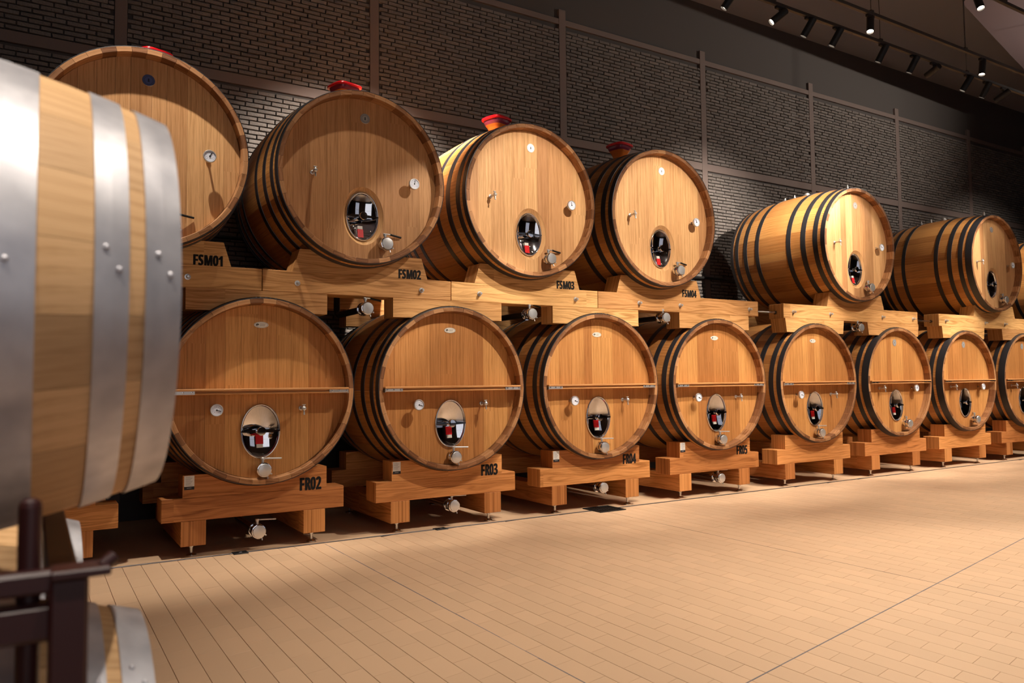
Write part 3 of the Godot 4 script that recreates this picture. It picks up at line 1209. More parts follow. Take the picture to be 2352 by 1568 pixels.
# kind: "fr" lower with batten, "fb" lower with broad front hoop, "up" upper, "ub" upper with broad front hoop
func cask(called_label: String, at: Vector3, kind: String, k: int, group: String) -> Node3D:
	var t := thing("oak_cask", called_label, "cask", at, group)
	var r := RandomNumberGenerator.new()
	r.seed = 900 + k * 17 + (500 if kind.begins_with("u") else 0)
	var turn0 := r.randf() * 0.1
	for i in STAVES:
		var o := put("stave", sh.stave, null, t, Transform3D(Basis(Vector3.BACK, -TAU * i / STAVES + turn0), Vector3.ZERO))
		o.set_surface_override_material(0, M.staves[r.randi() % 7])
		o.set_surface_override_material(1, M.rims[r.randi() % 7])
	var hs: Array = sh.hoop_b if kind in ["fb", "ub"] else sh.hoop_a
	for i in hs.size():
		put("hoop", hs[i], M.hoop, t)
	var upper := kind.begins_with("u")
	var boards: Array = (sh.heads_up if upper else sh.heads_low)[absi(k) % 3]
	var tone := r.randi() % 7
	for b in boards:
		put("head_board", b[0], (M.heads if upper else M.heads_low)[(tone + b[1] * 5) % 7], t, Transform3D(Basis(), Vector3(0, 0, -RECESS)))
	var z := -RECESS
	if upper:
		put("door_bevel", sh.bevel, M.heads[2], t, Transform3D(Basis(), Vector3(0.015, -0.367, z)))
		door(t, Vector3(0.015, -0.367, z - 0.036), true, k != 7)
		thermometer(t, Vector3(0.522, -0.006, z), 0.2 + 0.3 * k)
		tap(t, Vector3(-0.502, 0.0, z))
		valve(t, "front_valve", Vector3(0.222, -0.645, z - 0.01), true, 0.0, 0.9 if k >= 5 else 0.25)
	else:
		door(t, Vector3(-0.012, -0.372, z + 0.002), false, k < 6)
		if kind == "fr":
			thermometer(t, Vector3(-0.418, -0.166, z), -1.2)
			tap(t, Vector3(0.365, -0.170, z))
			valve(t, "front_valve", Vector3(0.0, -0.722, z - 0.01), false, 0.0, 0.0)
		else:
			thermometer(t, Vector3(0.42, -0.105, z), 0.3)
			tap(t, Vector3(-0.44, -0.095, z))
			valve(t, "front_valve", Vector3(0.18, -0.665, z - 0.01), true, 0.0, 0.9)
		var bt := put("batten", sh.batten, M.batten, t)
		for s in [1, -1]:
			var tf := Transform3D(Basis(Vector3.UP, 0.0 if s > 0 else PI), Vector3.ZERO)
			if s < 0:
				tf = Transform3D(Basis(), Vector3(1.40, 0, 0))
			if kind == "fr":
				var bk := put("bracket", sh.bracket, M.satin, bt, tf if s > 0 else Transform3D(Basis(Vector3(-1, 0, 0), Vector3(0, 1, 0), Vector3(0, 0, 1)), Vector3.ZERO))
				put("bracket_screws", sh.bracket_screws, M.steel, bt, tf if s > 0 else Transform3D(Basis(), Vector3(1.406, 0, 0)))
			else:
				put("bracket", sh.slot_bracket, M.black, bt, tf)
				put("bracket_screws", sh.bracket_screws, M.chrome, bt, tf)
	return t


func low_x(k: int) -> float:
	return 1.8157 + PITCH * k + {4: 0.045, 5: 0.075, 6: 0.12, 7: 0.15}.get(k, 0.0)


func up_x(k: int) -> float:
	return 0.772 + PITCH * k

const LOW_Y := 1.4585
const UP_Y := 3.5425
const UP_Z := 0.133
const UPPER := [0, 1, 2, 3, 5, 7, 9]

func drain(parent: Node3D, dx: float, y: float, z: float, top: float, black: bool, label_name := "drain_valve") -> void:
	# the pipe under a cask that ends in a valve facing the aisle; y and z give the valve's place from the cask's origin
	var v := valve(parent, label_name, Vector3(dx, y, z - 0.12), black, 0.0, 0.35 if black else 0.0)
	var st := begin()
	tube(st, [Vector3(0, 0, 0.0), Vector3(0, 0, -0.72), Vector3(0, 0.02, -0.78), Vector3(0, 0.06, -0.80), Vector3(0, top - y, -0.80)], 0.034, 14)
	obj("drain_pipe", st, M.steel if not black else M.pipe, v)


func make_casks() -> void:
	prepare_shapes()
	var low_labels := {
		-1: "large oak cask of the lower row mostly hidden behind the small barrel close by",
		0: "large oak cask with a batten across its head on the cradle lettered FR02",
		1: "large oak cask with a batten across its head on the cradle lettered FR03",
		2: "large oak cask with a batten across its head on the cradle lettered FR04",
		3: "large oak cask with a batten across its head on the cradle lettered FR05",
		4: "lower oak cask with steel brackets on its batten, next after the cask on cradle FR05",
		5: "lower oak cask with broad black front hoop and a red tag on its door",
		6: "lower oak cask with broad black front hoop and untagged door, whole head in view",
		7: "lower oak cask cut off by the right edge of the photo",
	}
	for k in range(-1, 8):
		var t := cask(low_labels[k], Vector3(low_x(k), LOW_Y, 0), "fr" if k < 5 else "fb", k, "oak casks of the lower row")
		if k < 5:
			plate(t, M.oval, Vector3(-0.01, 0.615, -RECESS), 0.066, 0.029)
		else:
			plate(t, M.round_grey, Vector3(0.01, 0.625, -RECESS), 0.048, 0.055)
		if k in [0, 1, 2, 3]:
			drain(t, [-0.02, 0.03, 0.06, 0.06][k], [0.165, 0.215, 0.248, 0.220][k] - LOW_Y, -0.10, -0.895, false)
	var up_labels := {
		0: "large upper oak cask on the saddle lettered FSM01, partly behind the small barrel",
		1: "large upper oak cask on the saddle lettered FSM02, dim brown head",
		2: "large upper oak cask on the saddle lettered FSM03, brightly lit head",
		3: "large upper oak cask on the saddle lettered FSM04, brightly lit head",
		5: "upper oak cask showing its whole hooped side, with red tag on its door",
		7: "upper oak cask showing its hooped side, broad black front hoop, no red tag",
		9: "upper oak cask of which only the side shows at the right edge of the photo",
	}
	for k in UPPER:
		var t := cask(up_labels[k], Vector3(up_x(k), UP_Y, UP_Z), "up" if k < 7 else "ub", k, "oak casks of the upper row")
		plate(t, [M.round_blue, M.round_grey, M.round_white, M.round_white][k] if k < 4 else M.round_grey, Vector3(0.032, 0.615, -RECESS), 0.050, 0.050)
		if k in [1, 2, 3, 5]:
			drain(t, {1: 0.07, 2: 0.05, 3: 0.09, 5: 0.13}[k], {1: 2.262, 2: 2.28, 3: 2.308, 5: 2.294}[k] - UP_Y, -0.133, -0.90, true)
		if k >= 4:
			# fittings on top of the cask: two small vents, a capped bung, a bolt over the front hoop
			var spots := [[1.36, 0.085, 0.018], [1.17, 0.085, 0.020], [0.93, 0.06, 0.055], [0.20, 0.075, 0.022]]
			for s in spots:
				var st := begin()
				var h: float = s[1]
				var rr: float = s[2]
				lathe(st, [Vector2(rr, -0.02), Vector2(rr, h * 0.6), Vector2(rr * 0.7, h * 0.65), Vector2(rr * 0.7, h * 0.95), Vector2(rr * 0.5, h), Vector2(0.0, h)], Vector3(0, cask_r(s[0]), -s[0]), Basis(Vector3.RIGHT, -PI / 2), 14)
				obj("vent_fitting" if rr < 0.05 else "bung_cap", st, M.satin, t)


# ---------------------------------------------------------------- cradles, beams, saddles

func lettering(parent: Node3D, text: String, x0: float, x1: float, y0: float, y1: float, z: float) -> void:
	var tm := TextMesh.new()
	var f := SystemFont.new()
	f.font_names = PackedStringArray(["Droid Sans"])
	f.font_weight = 700
	tm.font = f
	tm.text = text
	tm.font_size = 64
	tm.pixel_size = 0.01
	tm.depth = 0.1
	tm.curve_step = 2.0
	var am := ArrayMesh.new()
	for i in tm.get_surface_count():
		am.add_surface_from_arrays(Mesh.PRIMITIVE_TRIANGLES, tm.surface_get_arrays(i))
	var box := am.get_aabb()
	var sx := (x1 - x0) / box.size.x
	var sy := (y1 - y0) / box.size.y
	var c := box.get_center()
	var tf := Transform3D(Basis.from_scale(Vector3(sx, sy, 0.03)), Vector3((x0 + x1) * 0.5 - c.x * sx, (y0 + y1) * 0.5 - c.y * sy, z))
	# heavy letters: the outline laid three times, a stroke's breadth apart
	var bold := SurfaceTool.new()
	for i in 4:
		bold.append_from(am, 0, Transform3D(Basis(), Vector3(0.018 * (i - 1.5), 0.009 * (i % 2), 0.002 * i)))
	put("lettering", bold.commit(), M.ink, parent, tf)


func arc_points(cx: float, cy: float, r: float, x0: float, x1: float, n: int, upper: bool) -> PackedVector2Array:
	var p := PackedVector2Array()
	for i in n + 1:
		var x := lerpf(x0, x1, float(i) / n)
		var h := sqrt(maxf(0.0, r * r - (x - cx) * (x - cx)))
		p.append(Vector2(x, cy + (h if upper else -h)))
	return p


func make_supports() -> void:
	for k in range(-1, 8):
		make_cradle(k)
	# beams of the upper tier
	var beams := [
		[-0.17, 1.797, [1.151], "first beam of the upper tier from the small barrel, under saddle FSM01"],
		[1.803, 3.767, [2.129, 3.425], "squared oak beam under the saddle lettered FSM02"],
		[3.773, 5.737, [4.115, 5.408], "squared oak beam under the saddle lettered FSM03"],
		[5.743, 8.535, [6.383, 7.07, 8.357], "long squared oak beam under the saddle lettered FSM04, free at its right end"],
		[9.06, 12.35, [9.269, 10.10, 11.393, 12.219], "cracked oak beam under the upper cask that shows its whole side"],
		[12.97, 16.3, [13.175, 14.435, 15.106], "oak beam of the upper tier at the right edge of the photo"],
	]
	var n := 0
	for b in beams:
		var len: float = b[1] - b[0]
		var t := thing("bearer_timber", b[3], "timber", Vector3((b[0] + b[1]) * 0.5, 2.49, -0.05), "squared beams of the upper tier")
		var st := begin()
		grain = Vector3.RIGHT
		cbox(st, Vector3(0, 0, -0.13), Vector3(len, 0.205, 0.26), 0.004)
		obj("beam", st, M.beams[n % 7], t)
		# the rear beam of the pair, behind the cask's middle
		st = begin()
		cbox(st, Vector3(0, 0, -1.53), Vector3(len, 0.205, 0.26), 0.004)
		obj("rear_beam", st, M.beams[(n + 3) % 7], t)
		for x in b[2]:
			st = begin()
			lathe(st, [Vector2(0.027, 0.0), Vector2(0.027, 0.005), Vector2(0.016, 0.006), Vector2(0.016, 0.040), Vector2(0.011, 0.048), Vector2(0.0, 0.049)], Vector3(x - t.position.x, -0.012, 0), Basis(), 12)
			obj("bolt", st, M.satin, t)
		n += 1
	for g in [[8.535, 9.06], [12.35, 12.97]]:
		var t := thing("tie_rod", "bright steel rod joining two upper beams left of the %s beam" % ("cracked" if g[0] < 10 else "last"), "rod", Vector3(g[0], 2.47, -0.18), "rods between the beams")
		var st := begin()
		tube(st, [Vector3(-0.03, 0, 0), Vector3(g[1] - g[0] + 0.03, 0, 0)], 0.014, 12)
		obj("rod", st, M.steel, t)
		for x in [0.012, g[1] - g[0] - 0.012]:
			st = begin()
			lathe(st, [Vector2(0.028, -0.010), Vector2(0.028, 0.010), Vector2(0.012, 0.011)], Vector3(x, 0, 0), Basis(Vector3.UP, PI / 2), 6)
			obj("nut", st, M.steel, t)
	# blocks that carry the beams on the lower casks, hollowed to the cask's curve
	for k in range(-1, 8):
		var lab: String = {-1: "hollowed block under the first upper beam, behind the small barrel", 0: "hollowed oak block resting on the cask of cradle FR02", 1: "hollowed oak block resting on the cask of cradle FR03", 2: "hollowed oak block resting on the cask of cradle FR04", 3: "hollowed oak block resting on the cask of cradle FR05", 4: "hollowed block with slanted left end under the cracked beam", 5: "hollowed block under the right end of the cracked beam", 6: "hollowed block under the left end of the last beam", 7: "hollowed block under the last beam at the right edge of the photo"}[k]
		var t := thing("carrier_block", lab, "block", Vector3(low_x(k), 0, -0.05), "hollowed blocks on the lower casks")
		var xl := -0.68
		var xr := 0.605
		var sl := 0.0
		if k >= 4:
			xl = [9.09, 11.0, 13.05, 14.99][k - 4] - low_x(k)
			xr = [10.42, 12.37, 14.40, 16.3][k - 4] - low_x(k)
			sl = 0.03
		for dz in [0.0, -1.4]:
			var r := 0.872 if dz == 0.0 else 0.885
			var dy := LOW_Y
			var half := sqrt(r * r - (2.19 - dy) * (2.19 - dy))
			var poly := PackedVector2Array([Vector2(xl, 2.3868), Vector2(xl + sl, 2.19)])
			poly.append_array(arc_points(0, dy, r, maxf(-half, xl + sl + 0.01), minf(half, xr - sl - 0.01), 24, true))
			poly.append_array(PackedVector2Array([Vector2(xr - sl, 2.19), Vector2(xr, 2.3868)]))
			var st := begin()
			grain = Vector3.RIGHT
			uv_shift = Vector2(k * 0.37, k * 0.73)
			prism(st, poly, dz, dz - (0.24 if k < 4 else 0.26))
			uv_shift = Vector2.ZERO
			obj("block" if dz == 0.0 else "rear_block", st, M.beams[(k + 3) % 7], t)
	# saddles under the upper casks
	for k in UPPER:
		var nm: String = {0: "FSM01", 1: "FSM02", 2: "FSM03", 3: "FSM04"}.get(k, "")
		var lab: String
		if nm:
			lab = "trapezoid oak saddle lettered %s under an upper cask" % nm
		else:
			lab = {5: "unlettered oak saddle on the cracked beam", 7: "unlettered oak saddle on the last beam in view", 9: "oak saddle at the right edge, under the last upper cask"}[k]
		var off := 0.045 if k < 5 else (0.10 if k == 5 else 0.19)
		var t := thing("cask_saddle", lab, "saddle", Vector3(up_x(k) + off, 2.5925, -0.05), "saddles under the upper casks")
		var cx := -off
		var cy := UP_Y - 2.5925
		for dz in [0.0, -1.4]:
			var r := 0.874 if dz == 0.0 else 0.888
			var top := 0.218
			var half := sqrt(r * r - (top - cy) * (top - cy))
			var poly := PackedVector2Array([Vector2(-0.705, 0.0), Vector2(-0.638, top)])
			poly.append_array(arc_points(cx, cy, r, maxf(cx - half, -0.63), minf(cx + half, 0.63), 28, false))
			poly.append_array(PackedVector2Array([Vector2(0.638, top), Vector2(0.705, 0.0)]))
			var st := begin()
			grain = Vector3.RIGHT
			uv_shift = Vector2(k * 0.41, k * 0.23)
			prism(st, poly, dz, dz - 0.26)
			uv_shift = Vector2.ZERO
			obj("saddle" if dz == 0.0 else "rear_saddle", st, M.beams[(k + 5) % 7], t)
		if nm:
			lettering(t, nm, 0.427 - off, 0.672 - off, -0.004, 0.092, 0.001)


func make_cradle(k: int) -> void:
	var nm: String = {0: "FR02", 1: "FR03", 2: "FR04", 3: "FR05"}.get(k, "")
	var lab: String
	if nm:
		lab = "stepped oak cradle lettered %s with a small white card" % nm
	else:
		lab = {-1: "oak cradle whose right end shows below the small barrel, left of FR02", 4: "unlettered oak cradle standing next to the cradle lettered FR05", 5: "unlettered oak cradle under the first cask with broad front hoop", 6: "unlettered oak cradle under the cask with untagged door", 7: "unlettered oak cradle cut off by the right edge of the photo"}[k]
	var t := thing("cask_cradle", lab, "cradle", Vector3(low_x(k) - 0.03, 0, -0.10), "cradles under the lower casks")
	var cx := 0.03
	for dz in [0.0, -1.35]:
		var r := 0.874 if dz == 0.0 else 0.886
		var top := 0.723
		var half := sqrt(r * r - (top - LOW_Y) * (top - LOW_Y))
		var poly := PackedVector2Array([Vector2(-0.648, 0.525), Vector2(-0.648, top)])
		poly.append_array(arc_points(cx, LOW_Y, r, cx - half, cx + half, 28, false))
		poly.append_array(PackedVector2Array([Vector2(0.648, top), Vector2(0.648, 0.525)]))
		var st := begin()
		grain = Vector3.RIGHT
		uv_shift = Vector2(k * 0.29, k * 0.57)
		prism(st, poly, dz, dz - 0.24)
		uv_shift = Vector2.ZERO
		obj("bolster" if dz == 0.0 else "rear_bolster", st, M.cradles[(k + 1) % 7], t)
		st = begin()
		uv_shift = Vector2(k * 0.67, k * 0.31)
		cbox(st, Vector3(0, 0.4225, dz - 0.135), Vector3(1.64, 0.205, 0.27), 0.004)
		uv_shift = Vector2.ZERO
		obj("crossbeam" if dz == 0.0 else "rear_crossbeam", st, M.cradles[(k + 3) % 7], t)
	for x in [-0.555, 0.53]:
		var st := begin()
		grain = Vector3.BACK
		uv_shift = Vector2(k * 0.17 + x, k * 0.9)
		cbox(st, Vector3(x, 0.21, -0.82), Vector3(0.21, 0.22, 1.64), 0.004)
		uv_shift = Vector2.ZERO
		obj("sleeper", st, M.cradles[(k + (5 if x > 0 else 6)) % 7], t)
		for z in [-0.10, -1.50]:
			st = begin()
			tube(st, [Vector3(x, 0.012, z), Vector3(x, 0.11, z)], 0.013, 12)
			lathe(st, [Vector2(0.0, 0.0), Vector2(0.045, 0.0), Vector2(0.045, 0.010), Vector2(0.022, 0.022), Vector2(0.013, 0.026)], Vector3(x, 0, z), Basis(Vector3.RIGHT, -PI / 2), 20)
			lathe(st, [Vector2(0.013, 0.0), Vector2(0.024, 0.0), Vector2(0.024, 0.014), Vector2(0.013, 0.014)], Vector3(x, 0.075, z), Basis(Vector3.RIGHT, -PI / 2), 6)
			obj("levelling_foot", st, M.steel, t)
	if nm:
		lettering(t, nm, 0.392, 0.592, 0.508, 0.628, 0.001)
		var st := begin()
		for p in [[Vector3(-0.636, 0.595, 0.002), Vector3(-0.552, 0.595, 0.002), Vector3(-0.552, 0.718, 0.002), Vector3(-0.636, 0.718, 0.002)]]:
			var uv := [Vector2(0, 1), Vector2(1, 1), Vector2(1, 0), Vector2(0, 0)]
			for i in [0, 2, 1, 0, 3, 2]:
				st.set_uv(uv[i])
				st.add_vertex(p[i])
		obj("card", st, M.card, t)


# ---------------------------------------------------------------- vessels on the upper casks

func rounded_square(h: float, n: float, a: float) -> Vector2:
	var c := cos(a)
	var s := sin(a)
	var r := h / pow(pow(absf(c), n) + pow(absf(s), n), 1.0 / n)
	return Vector2(c * r, s * r)


func squarish(st: SurfaceTool, prof: Array, n: float) -> void:      # like lathe, about y, with rounded square rings
	for i in prof.size() - 1:
		st.set_smooth_group(20 + i)
		for k in 40:
			var a := TAU * k / 40
			var b := TAU * (k + 1) / 40
			var p0 := rounded_square(prof[i].x, n, a)
			var p1 := rounded_square(prof[i].x, n, b)
			var p2 := rounded_square(prof[i + 1].x, n, b)
			var p3 := rounded_square(prof[i + 1].x, n, a)
			quad(st, Vector3(p1.x, prof[i].y, p1.y), Vector3(p0.x, prof[i].y, p0.y), Vector3(p3.x, prof[i + 1].y, p3.y), Vector3(p2.x, prof[i + 1].y, p2.y))
	st.set_smooth_group(-1)


func make_vessels() -> void:
	for k in 4:
		var nm: String = ["FSM01", "FSM02", "FSM03", "FSM04"][k]
		var t := thing("topping_vessel", "red lidded amber tub on top of the cask of saddle %s" % nm, "tub", Vector3(up_x(k) + [0.14, 0.0, 0.0, 0.0][k], UP_Y + cask_r(0.9) - [0.012, 0.004, 0.004, 0.004][k], [-0.62, -0.48, -0.66, -0.74][k]), "red lidded tubs on the upper casks")
		t.rotation.y = [0.35, 0.25, 0.3, 0.2][k]
		t.scale.y = [0.9, 0.82, 1.0, 1.0][k]
		var st := begin()
		squarish(st, [Vector2(0.0, -0.01), Vector2(0.055, -0.01), Vector2(0.060, 0.03), Vector2(0.095, 0.12), Vector2(0.116, 0.150)], 4.0)
		obj("tub", st, M.amber, t)
		st = begin()
		squarish(st, [Vector2(0.116, 0.150), Vector2(0.128, 0.175), Vector2(0.134, 0.215)], 4.0)
		obj("shoulder", st, M.purple, t)
		st = begin()
		squarish(st, [Vector2(0.130, 0.205), Vector2(0.149, 0.207), Vector2(0.152, 0.218), Vector2(0.149, 0.232), Vector2(0.135, 0.236), Vector2(0.128, 0.246), Vector2(0.10, 0.250), Vector2(0.0, 0.250)], 4.5)
		obj("lid", st, M.lid_red, t)


# ---------------------------------------------------------------- small barrels on a steel rack, close to the camera

func barrel_r(x: float) -> float:      # x from the barrel's middle along its axis
	return 0.386 - 0.30 * x * x


func small_barrel(label: String, at: Vector3, sd: int) -> void:
	# axis along x, ends at +-0.542
	var t := thing("small_barrel", label, "barrel", at, "small barrels on the steel rack")
	var r := RandomNumberGenerator.new()
	r.seed = sd
	var hl := 0.542
	var n := 22
	var mesh: ArrayMesh
	if sh.has("small_stave"):
		mesh = sh.small_stave
	else:
		var st := begin()
		grain = Vector3.RIGHT
		var half := PI / n
		var angs := [-half + 0.001, -half * 0.5, 0.0, half * 0.5, half - 0.001]
		st.set_smooth_group(1)
		var pt := func(a: float, x: float, rr: float) -> Vector3: return Vector3(x, rr * cos(a), rr * sin(a))
		for i in 16:
			var x0 := -hl + 2 * hl * i / 16
			var x1 := -hl + 2 * hl * (i + 1) / 16
			for k in 4:
				quad(st, pt.call(angs[k + 1], x0, barrel_r(x0)), pt.call(angs[k + 1], x1, barrel_r(x1)), pt.call(angs[k], x1, barrel_r(x1)), pt.call(angs[k], x0, barrel_r(x0)))
		st.set_smooth_group(-1)
		for s in [-1, 1]:
			for k in 4:
				var ro := barrel_r(hl)
				var q := [pt.call(angs[k], s * hl, ro), pt.call(angs[k + 1], s * hl, ro), pt.call(angs[k + 1], s * hl, ro - 0.025), pt.call(angs[k], s * hl, ro - 0.025)]
				var w := [pt.call(angs[k], s * hl, ro - 0.025), pt.call(angs[k + 1], s * hl, ro - 0.025), pt.call(angs[k + 1], s * (hl - 0.05), ro - 0.027), pt.call(angs[k], s * (hl - 0.05), ro - 0.027)]
				quad(st, q[0], q[1], q[2], q[3])
				quad(st, w[0], w[1], w[2], w[3])
		mesh = mesh_of(st)
		sh.small_stave = mesh
		var hoops := []
		for s in [-1, 1]:
			for h in [[0.290, 0.370], [0.434, 0.476], [0.496, 0.543]]:
				var hs := begin()
				var a: float = h[0]
				var b: float = h[1]
				var prof := [Vector2(barrel_r(a), a), Vector2(barrel_r(a) + 0.003, a + 0.0004), Vector2(barrel_r((a + b) * 0.5) + 0.003, (a + b) * 0.5), Vector2(barrel_r(b) + 0.003, b - 0.0004), Vector2(barrel_r(b) - 0.001, b)]
				lathe(hs, prof, Vector3.ZERO, Basis(Vector3.UP, s * PI / 2), 96)
				for i in 2:
					var ang := 0.55 + 0.085 * i
					var xx: float = s * ((a + b) * 0.5 + [-0.008, 0.008, 0.0][i])
					var rr := barrel_r(xx) + 0.0025
					var nn := Vector3(0, cos(ang), sin(ang))
					lathe(hs, [Vector2(0.0046, -0.001), Vector2(0.004, 0.0022), Vector2(0.002, 0.0034), Vector2(0.0, 0.0036)], Vector3(xx, 0, 0) + nn * rr, axis_to(nn), 10)
				hoops.append(mesh_of(hs))
		sh.small_hoops = hoops
		var hd := []
		grain = Vector3.UP
		for b in 5:
			var w := 0.114
			var x0 := -0.285 + b * w
			var hs := begin()
			var rect := PackedVector2Array([Vector2(x0 + 0.0005, -0.4), Vector2(x0 + w - 0.0005, -0.4), Vector2(x0 + w - 0.0005, 0.4), Vector2(x0 + 0.0005, 0.4)])
			for poly in Geometry2D.intersect_polygons(rect, ellipse(0, 0, 0.268, 0.268, 64)):
				prism(hs, poly, 0.0, -0.02)
			hd.append(mesh_of(hs))
		sh.small_head = hd
	for i in n:
		put("stave", mesh, M.barrique[r.randi() % 5], t, Transform3D(Basis(Vector3.RIGHT, TAU * i / n + sd * 0.05), Vector3.ZERO))
	for h in sh.small_hoops:
		put("hoop", h, M.galvanised, t, Transform3D(Basis(Vector3.RIGHT, 0.9 if sd == 3 else 0.0), Vector3.ZERO))
	for s in [-1, 1]:
		for h in sh.small_head:
			put("head_board", h, M.barrique[r.randi() % 5], t, Transform3D(Basis(Vector3.UP, s * PI / 2), Vector3(s * (hl - 0.04), 0, 0)))


func make_rack() -> void:
	small_barrel("large oak barrel with galvanised hoops on top of the rack, filling the left edge", Vector3(-0.370, 1.651, 5.849), 3)
	small_barrel("oak barrel with galvanised hoops low on the rack, at the bottom left corner", Vector3(-0.375, 0.818, 5.80), 8)
	small_barrel("oak barrel mostly hidden behind the rack posts, one pale hoop showing", Vector3(-0.437, 0.872, 5.05), 14)
	var t := thing("barrel_rack", "dark maroon steel barrel rack at the bottom left corner", "rack", Vector3(0, 0, 0))
	# posts
	var fz := 6.235
	var bz := 4.62
	var lx := -0.77
	var rx := 0.040
	for p in [[rx, fz], [lx, fz], [rx, bz], [lx, bz]]:
		var st := begin()
		grain = Vector3.UP
		cbox(st, Vector3(p[0], 0.645, p[1]), Vector3(0.040, 1.29, 0.040), 0.004)
		obj("post", st, M.rack, t)
		st = begin()
		cbox(st, Vector3(p[0] + 0.012, 1.294, p[1]), Vector3(0.062, 0.010, 0.05), 0.002)
		tube(st, [Vector3(p[0] + 0.036, 1.296, p[1]), Vector3(p[0] + 0.048, 1.306, p[1] - 0.004)], 0.008, 8)
		obj("post_cap", st, M.rack, t)
	# locating pegs, each welded beside a post
	for p in [[0.0, fz - 0.02], [0.0, bz + 0.02]]:
		var st := begin()
		tube(st, [Vector3(p[0], 1.16, p[1]), Vector3(p[0], 1.37, p[1])], 0.0125, 14)
		lathe(st, [Vector2(0.0125, 0.0), Vector2(0.011, 0.006), Vector2(0.006, 0.010), Vector2(0.0, 0.011)], Vector3(p[0], 1.37, p[1]), Basis(Vector3.RIGHT, -PI / 2), 14)
		obj("peg", st, M.rack, t)
	for y in [1.2, 0.42]:
		for z in [fz, bz]:
			var st := begin()
			cbox(st, Vector3((lx + rx) * 0.5, y + 0.086, z), Vector3(rx - lx - 0.03, 0.026, 0.026), 0.004)
			obj("rail", st, M.rack, t)
			st = begin()
			cbox(st, Vector3((lx + rx) * 0.5, y + 0.040, z - 0.004 * signf(z - 5)), Vector3(rx - lx - 0.03, 0.044, 0.03), 0.006)
			obj("rail", st, M.rack, t)
		for x in [-0.13, -0.61]:
			var st := begin()
			var yb: float = y + 0.045 if y > 1 else y - 0.01
			cbox(st, Vector3(x, yb, (fz + bz) * 0.5), Vector3(0.05, 0.05, fz - bz - 0.03), 0.005)
			obj("cross_rail", st, M.rack, t)
			st = begin()
			for zc in [5.849 if y > 1 else 5.80, 5.05]:
				for s in [-1, 1]:
					cbox(st, Vector3(x, yb + 0.04, zc + s * 0.17), Vector3(0.05, 0.05, 0.05), 0.005, Basis(Vector3.RIGHT, -s * 0.45))
			obj("chock", st, M.rack, t)
	for x in [rx, lx]:
		var st := begin()
		cbox(st, Vector3(x, 0.05, (fz + bz) * 0.5), Vector3(0.05, 0.05, fz - bz + 0.1), 0.004)
		obj("side_rail", st, M.rack, t)
		st = begin()
		cbox(st, Vector3(x, 1.232, (fz + bz) * 0.5), Vector3(0.04, 0.05, fz - bz - 0.04), 0.004)
		obj("side_rail", st, M.rack, t)


# ---------------------------------------------------------------- track lamps

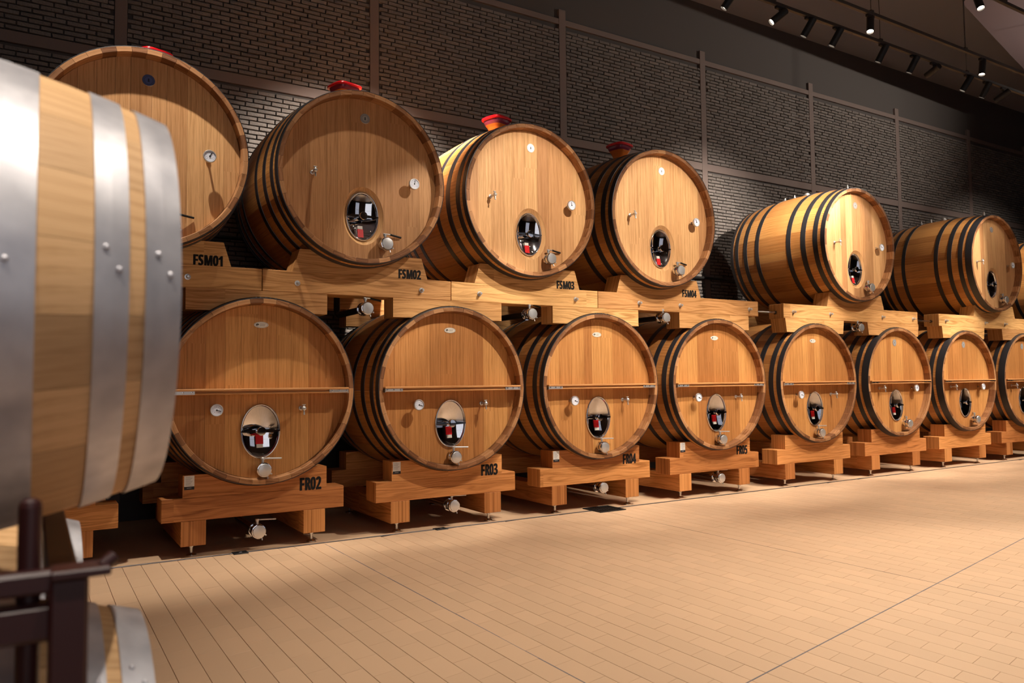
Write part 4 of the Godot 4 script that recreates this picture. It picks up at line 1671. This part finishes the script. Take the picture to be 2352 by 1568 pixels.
func make_track_fittings() -> void:
	var spans := {"a": [0.5, 20.0], "b": [1.2, 20.0], "c": [-1.0, 3.2], "d": [-2.0, 12.0], "e": [4.0, 17.0], "f": [3.2, 4.6]}
	var tl := {"a": "thin dark lighting track nearer the wall, with the longer row of spot lamps", "b": "thin dark lighting track above and in front of the longer row of lamps", "c": "short lighting track over the cask of saddle FSM01, above the picture", "f": "short lighting track nearest the wall, above the picture", "e": "lighting track over the aisle, its end lamp cut by the top edge of the photo", "d": "out of view lighting track with the lamps for the near floor and barrels"}
	for key in TRACKS:
		var yz: Vector2 = TRACKS[key]
		var s: Array = spans[key]
		var t := thing("light_track", tl[key], "light track", Vector3(s[0], yz.x, yz.y), "lighting tracks")
		var st := begin()
		grain = Vector3.RIGHT
		cbox(st, Vector3((s[1] - s[0]) * 0.5, 0.02, 0), Vector3(s[1] - s[0], 0.034, 0.036), 0.003)
		obj("rail", st, M.track, t)
		var x: float = {"a": 0.4, "b": 0.75}.get(key, 1.0)
		while x < s[1] - s[0]:
			st = begin()
			tube(st, [Vector3(x, 0.03, 0), Vector3(x, 8.31 - yz.x, 0)], 0.0035, 6)
			cbox(st, Vector3(x, 0.045, 0), Vector3(0.05, 0.02, 0.04), 0.003)
			obj("suspension_wire", st, M.track, t)
			x += 1.75
	var n := {}
	for l in lamps:
		var key: String = l[0]
		var yz: Vector2 = TRACKS[key]
		n[key] = n.get(key, 0) + 1
		track_lamp(Vector3(l[1], yz.x, yz.y), l[2], l[3], l[4], l[5])
	# the slanting soffit and the out of view lamp placed to light it
	var st := begin()
	grain = Vector3.UP
	var pl := PackedVector2Array([Vector2(12.6, -0.75), Vector2(17.6, 0.38), Vector2(20.5, -4.0), Vector2(9.0, -4.0)])
	var o := begin()
	prism(o, pl, 8.29, 7.5)
	var so := obj("trim_20", o, M.soffit, null, Transform3D(Basis(Vector3.RIGHT, -PI / 2), Vector3.ZERO))
	so.set_meta("kind", "structure")
	track_lamp(Vector3(15.5, 7.0, 3.6), Vector3(14.2, 7.6, 1.0), 20.0, 60.0, "out of view lamp placed to light the slanting soffit")


func track_lamp(at: Vector3, target: Vector3, energy: float, cone: float, label: String) -> void:
	var pivot := at + Vector3(0, -0.085, 0)
	var d := (target - pivot).normalized()
	var t := thing("spot_lamp", label, "spot lamp", at, "spot lamps on the tracks")
	var st := begin()
	grain = Vector3.UP
	cbox(st, Vector3(0, -0.010, 0), Vector3(0.11, 0.028, 0.034), 0.004)
	tube(st, [Vector3(0, -0.02, 0), Vector3(0, -0.085, 0)], 0.008, 8)
	obj("adapter", st, M.lamp, t)
	var b := axis_to(d)
	var loc := Vector3(0, -0.085, 0)
	st = begin()
	lathe(st, [Vector2(0.0, -0.085), Vector2(0.032, -0.085), Vector2(0.036, -0.080), Vector2(0.036, 0.110), Vector2(0.033, 0.112), Vector2(0.032, 0.092)], loc, b, 20)
	obj("housing", st, M.lamp, t)
	st = begin()
	lathe(st, [Vector2(0.033, 0.0935), Vector2(0.0, 0.0945)], loc, b, 20)
	obj("lens", st, M.lens, t)
	var l := SpotLight3D.new()
	l.name = "beam_light"
	l.light_color = warm
	l.light_energy = energy
	l.spot_range = 40.0
	l.spot_attenuation = 2.0
	l.spot_angle = cone
	l.spot_angle_attenuation = 1.0 if target.z < -2.0 else 0.6
	l.light_size = 0.03
	l.shadow_enabled = true
	l.transform = Transform3D(Basis.looking_at(d, Vector3.UP if absf(d.y) < 0.99 else Vector3.RIGHT), loc + d * 0.12)
	t.add_child(l, true)
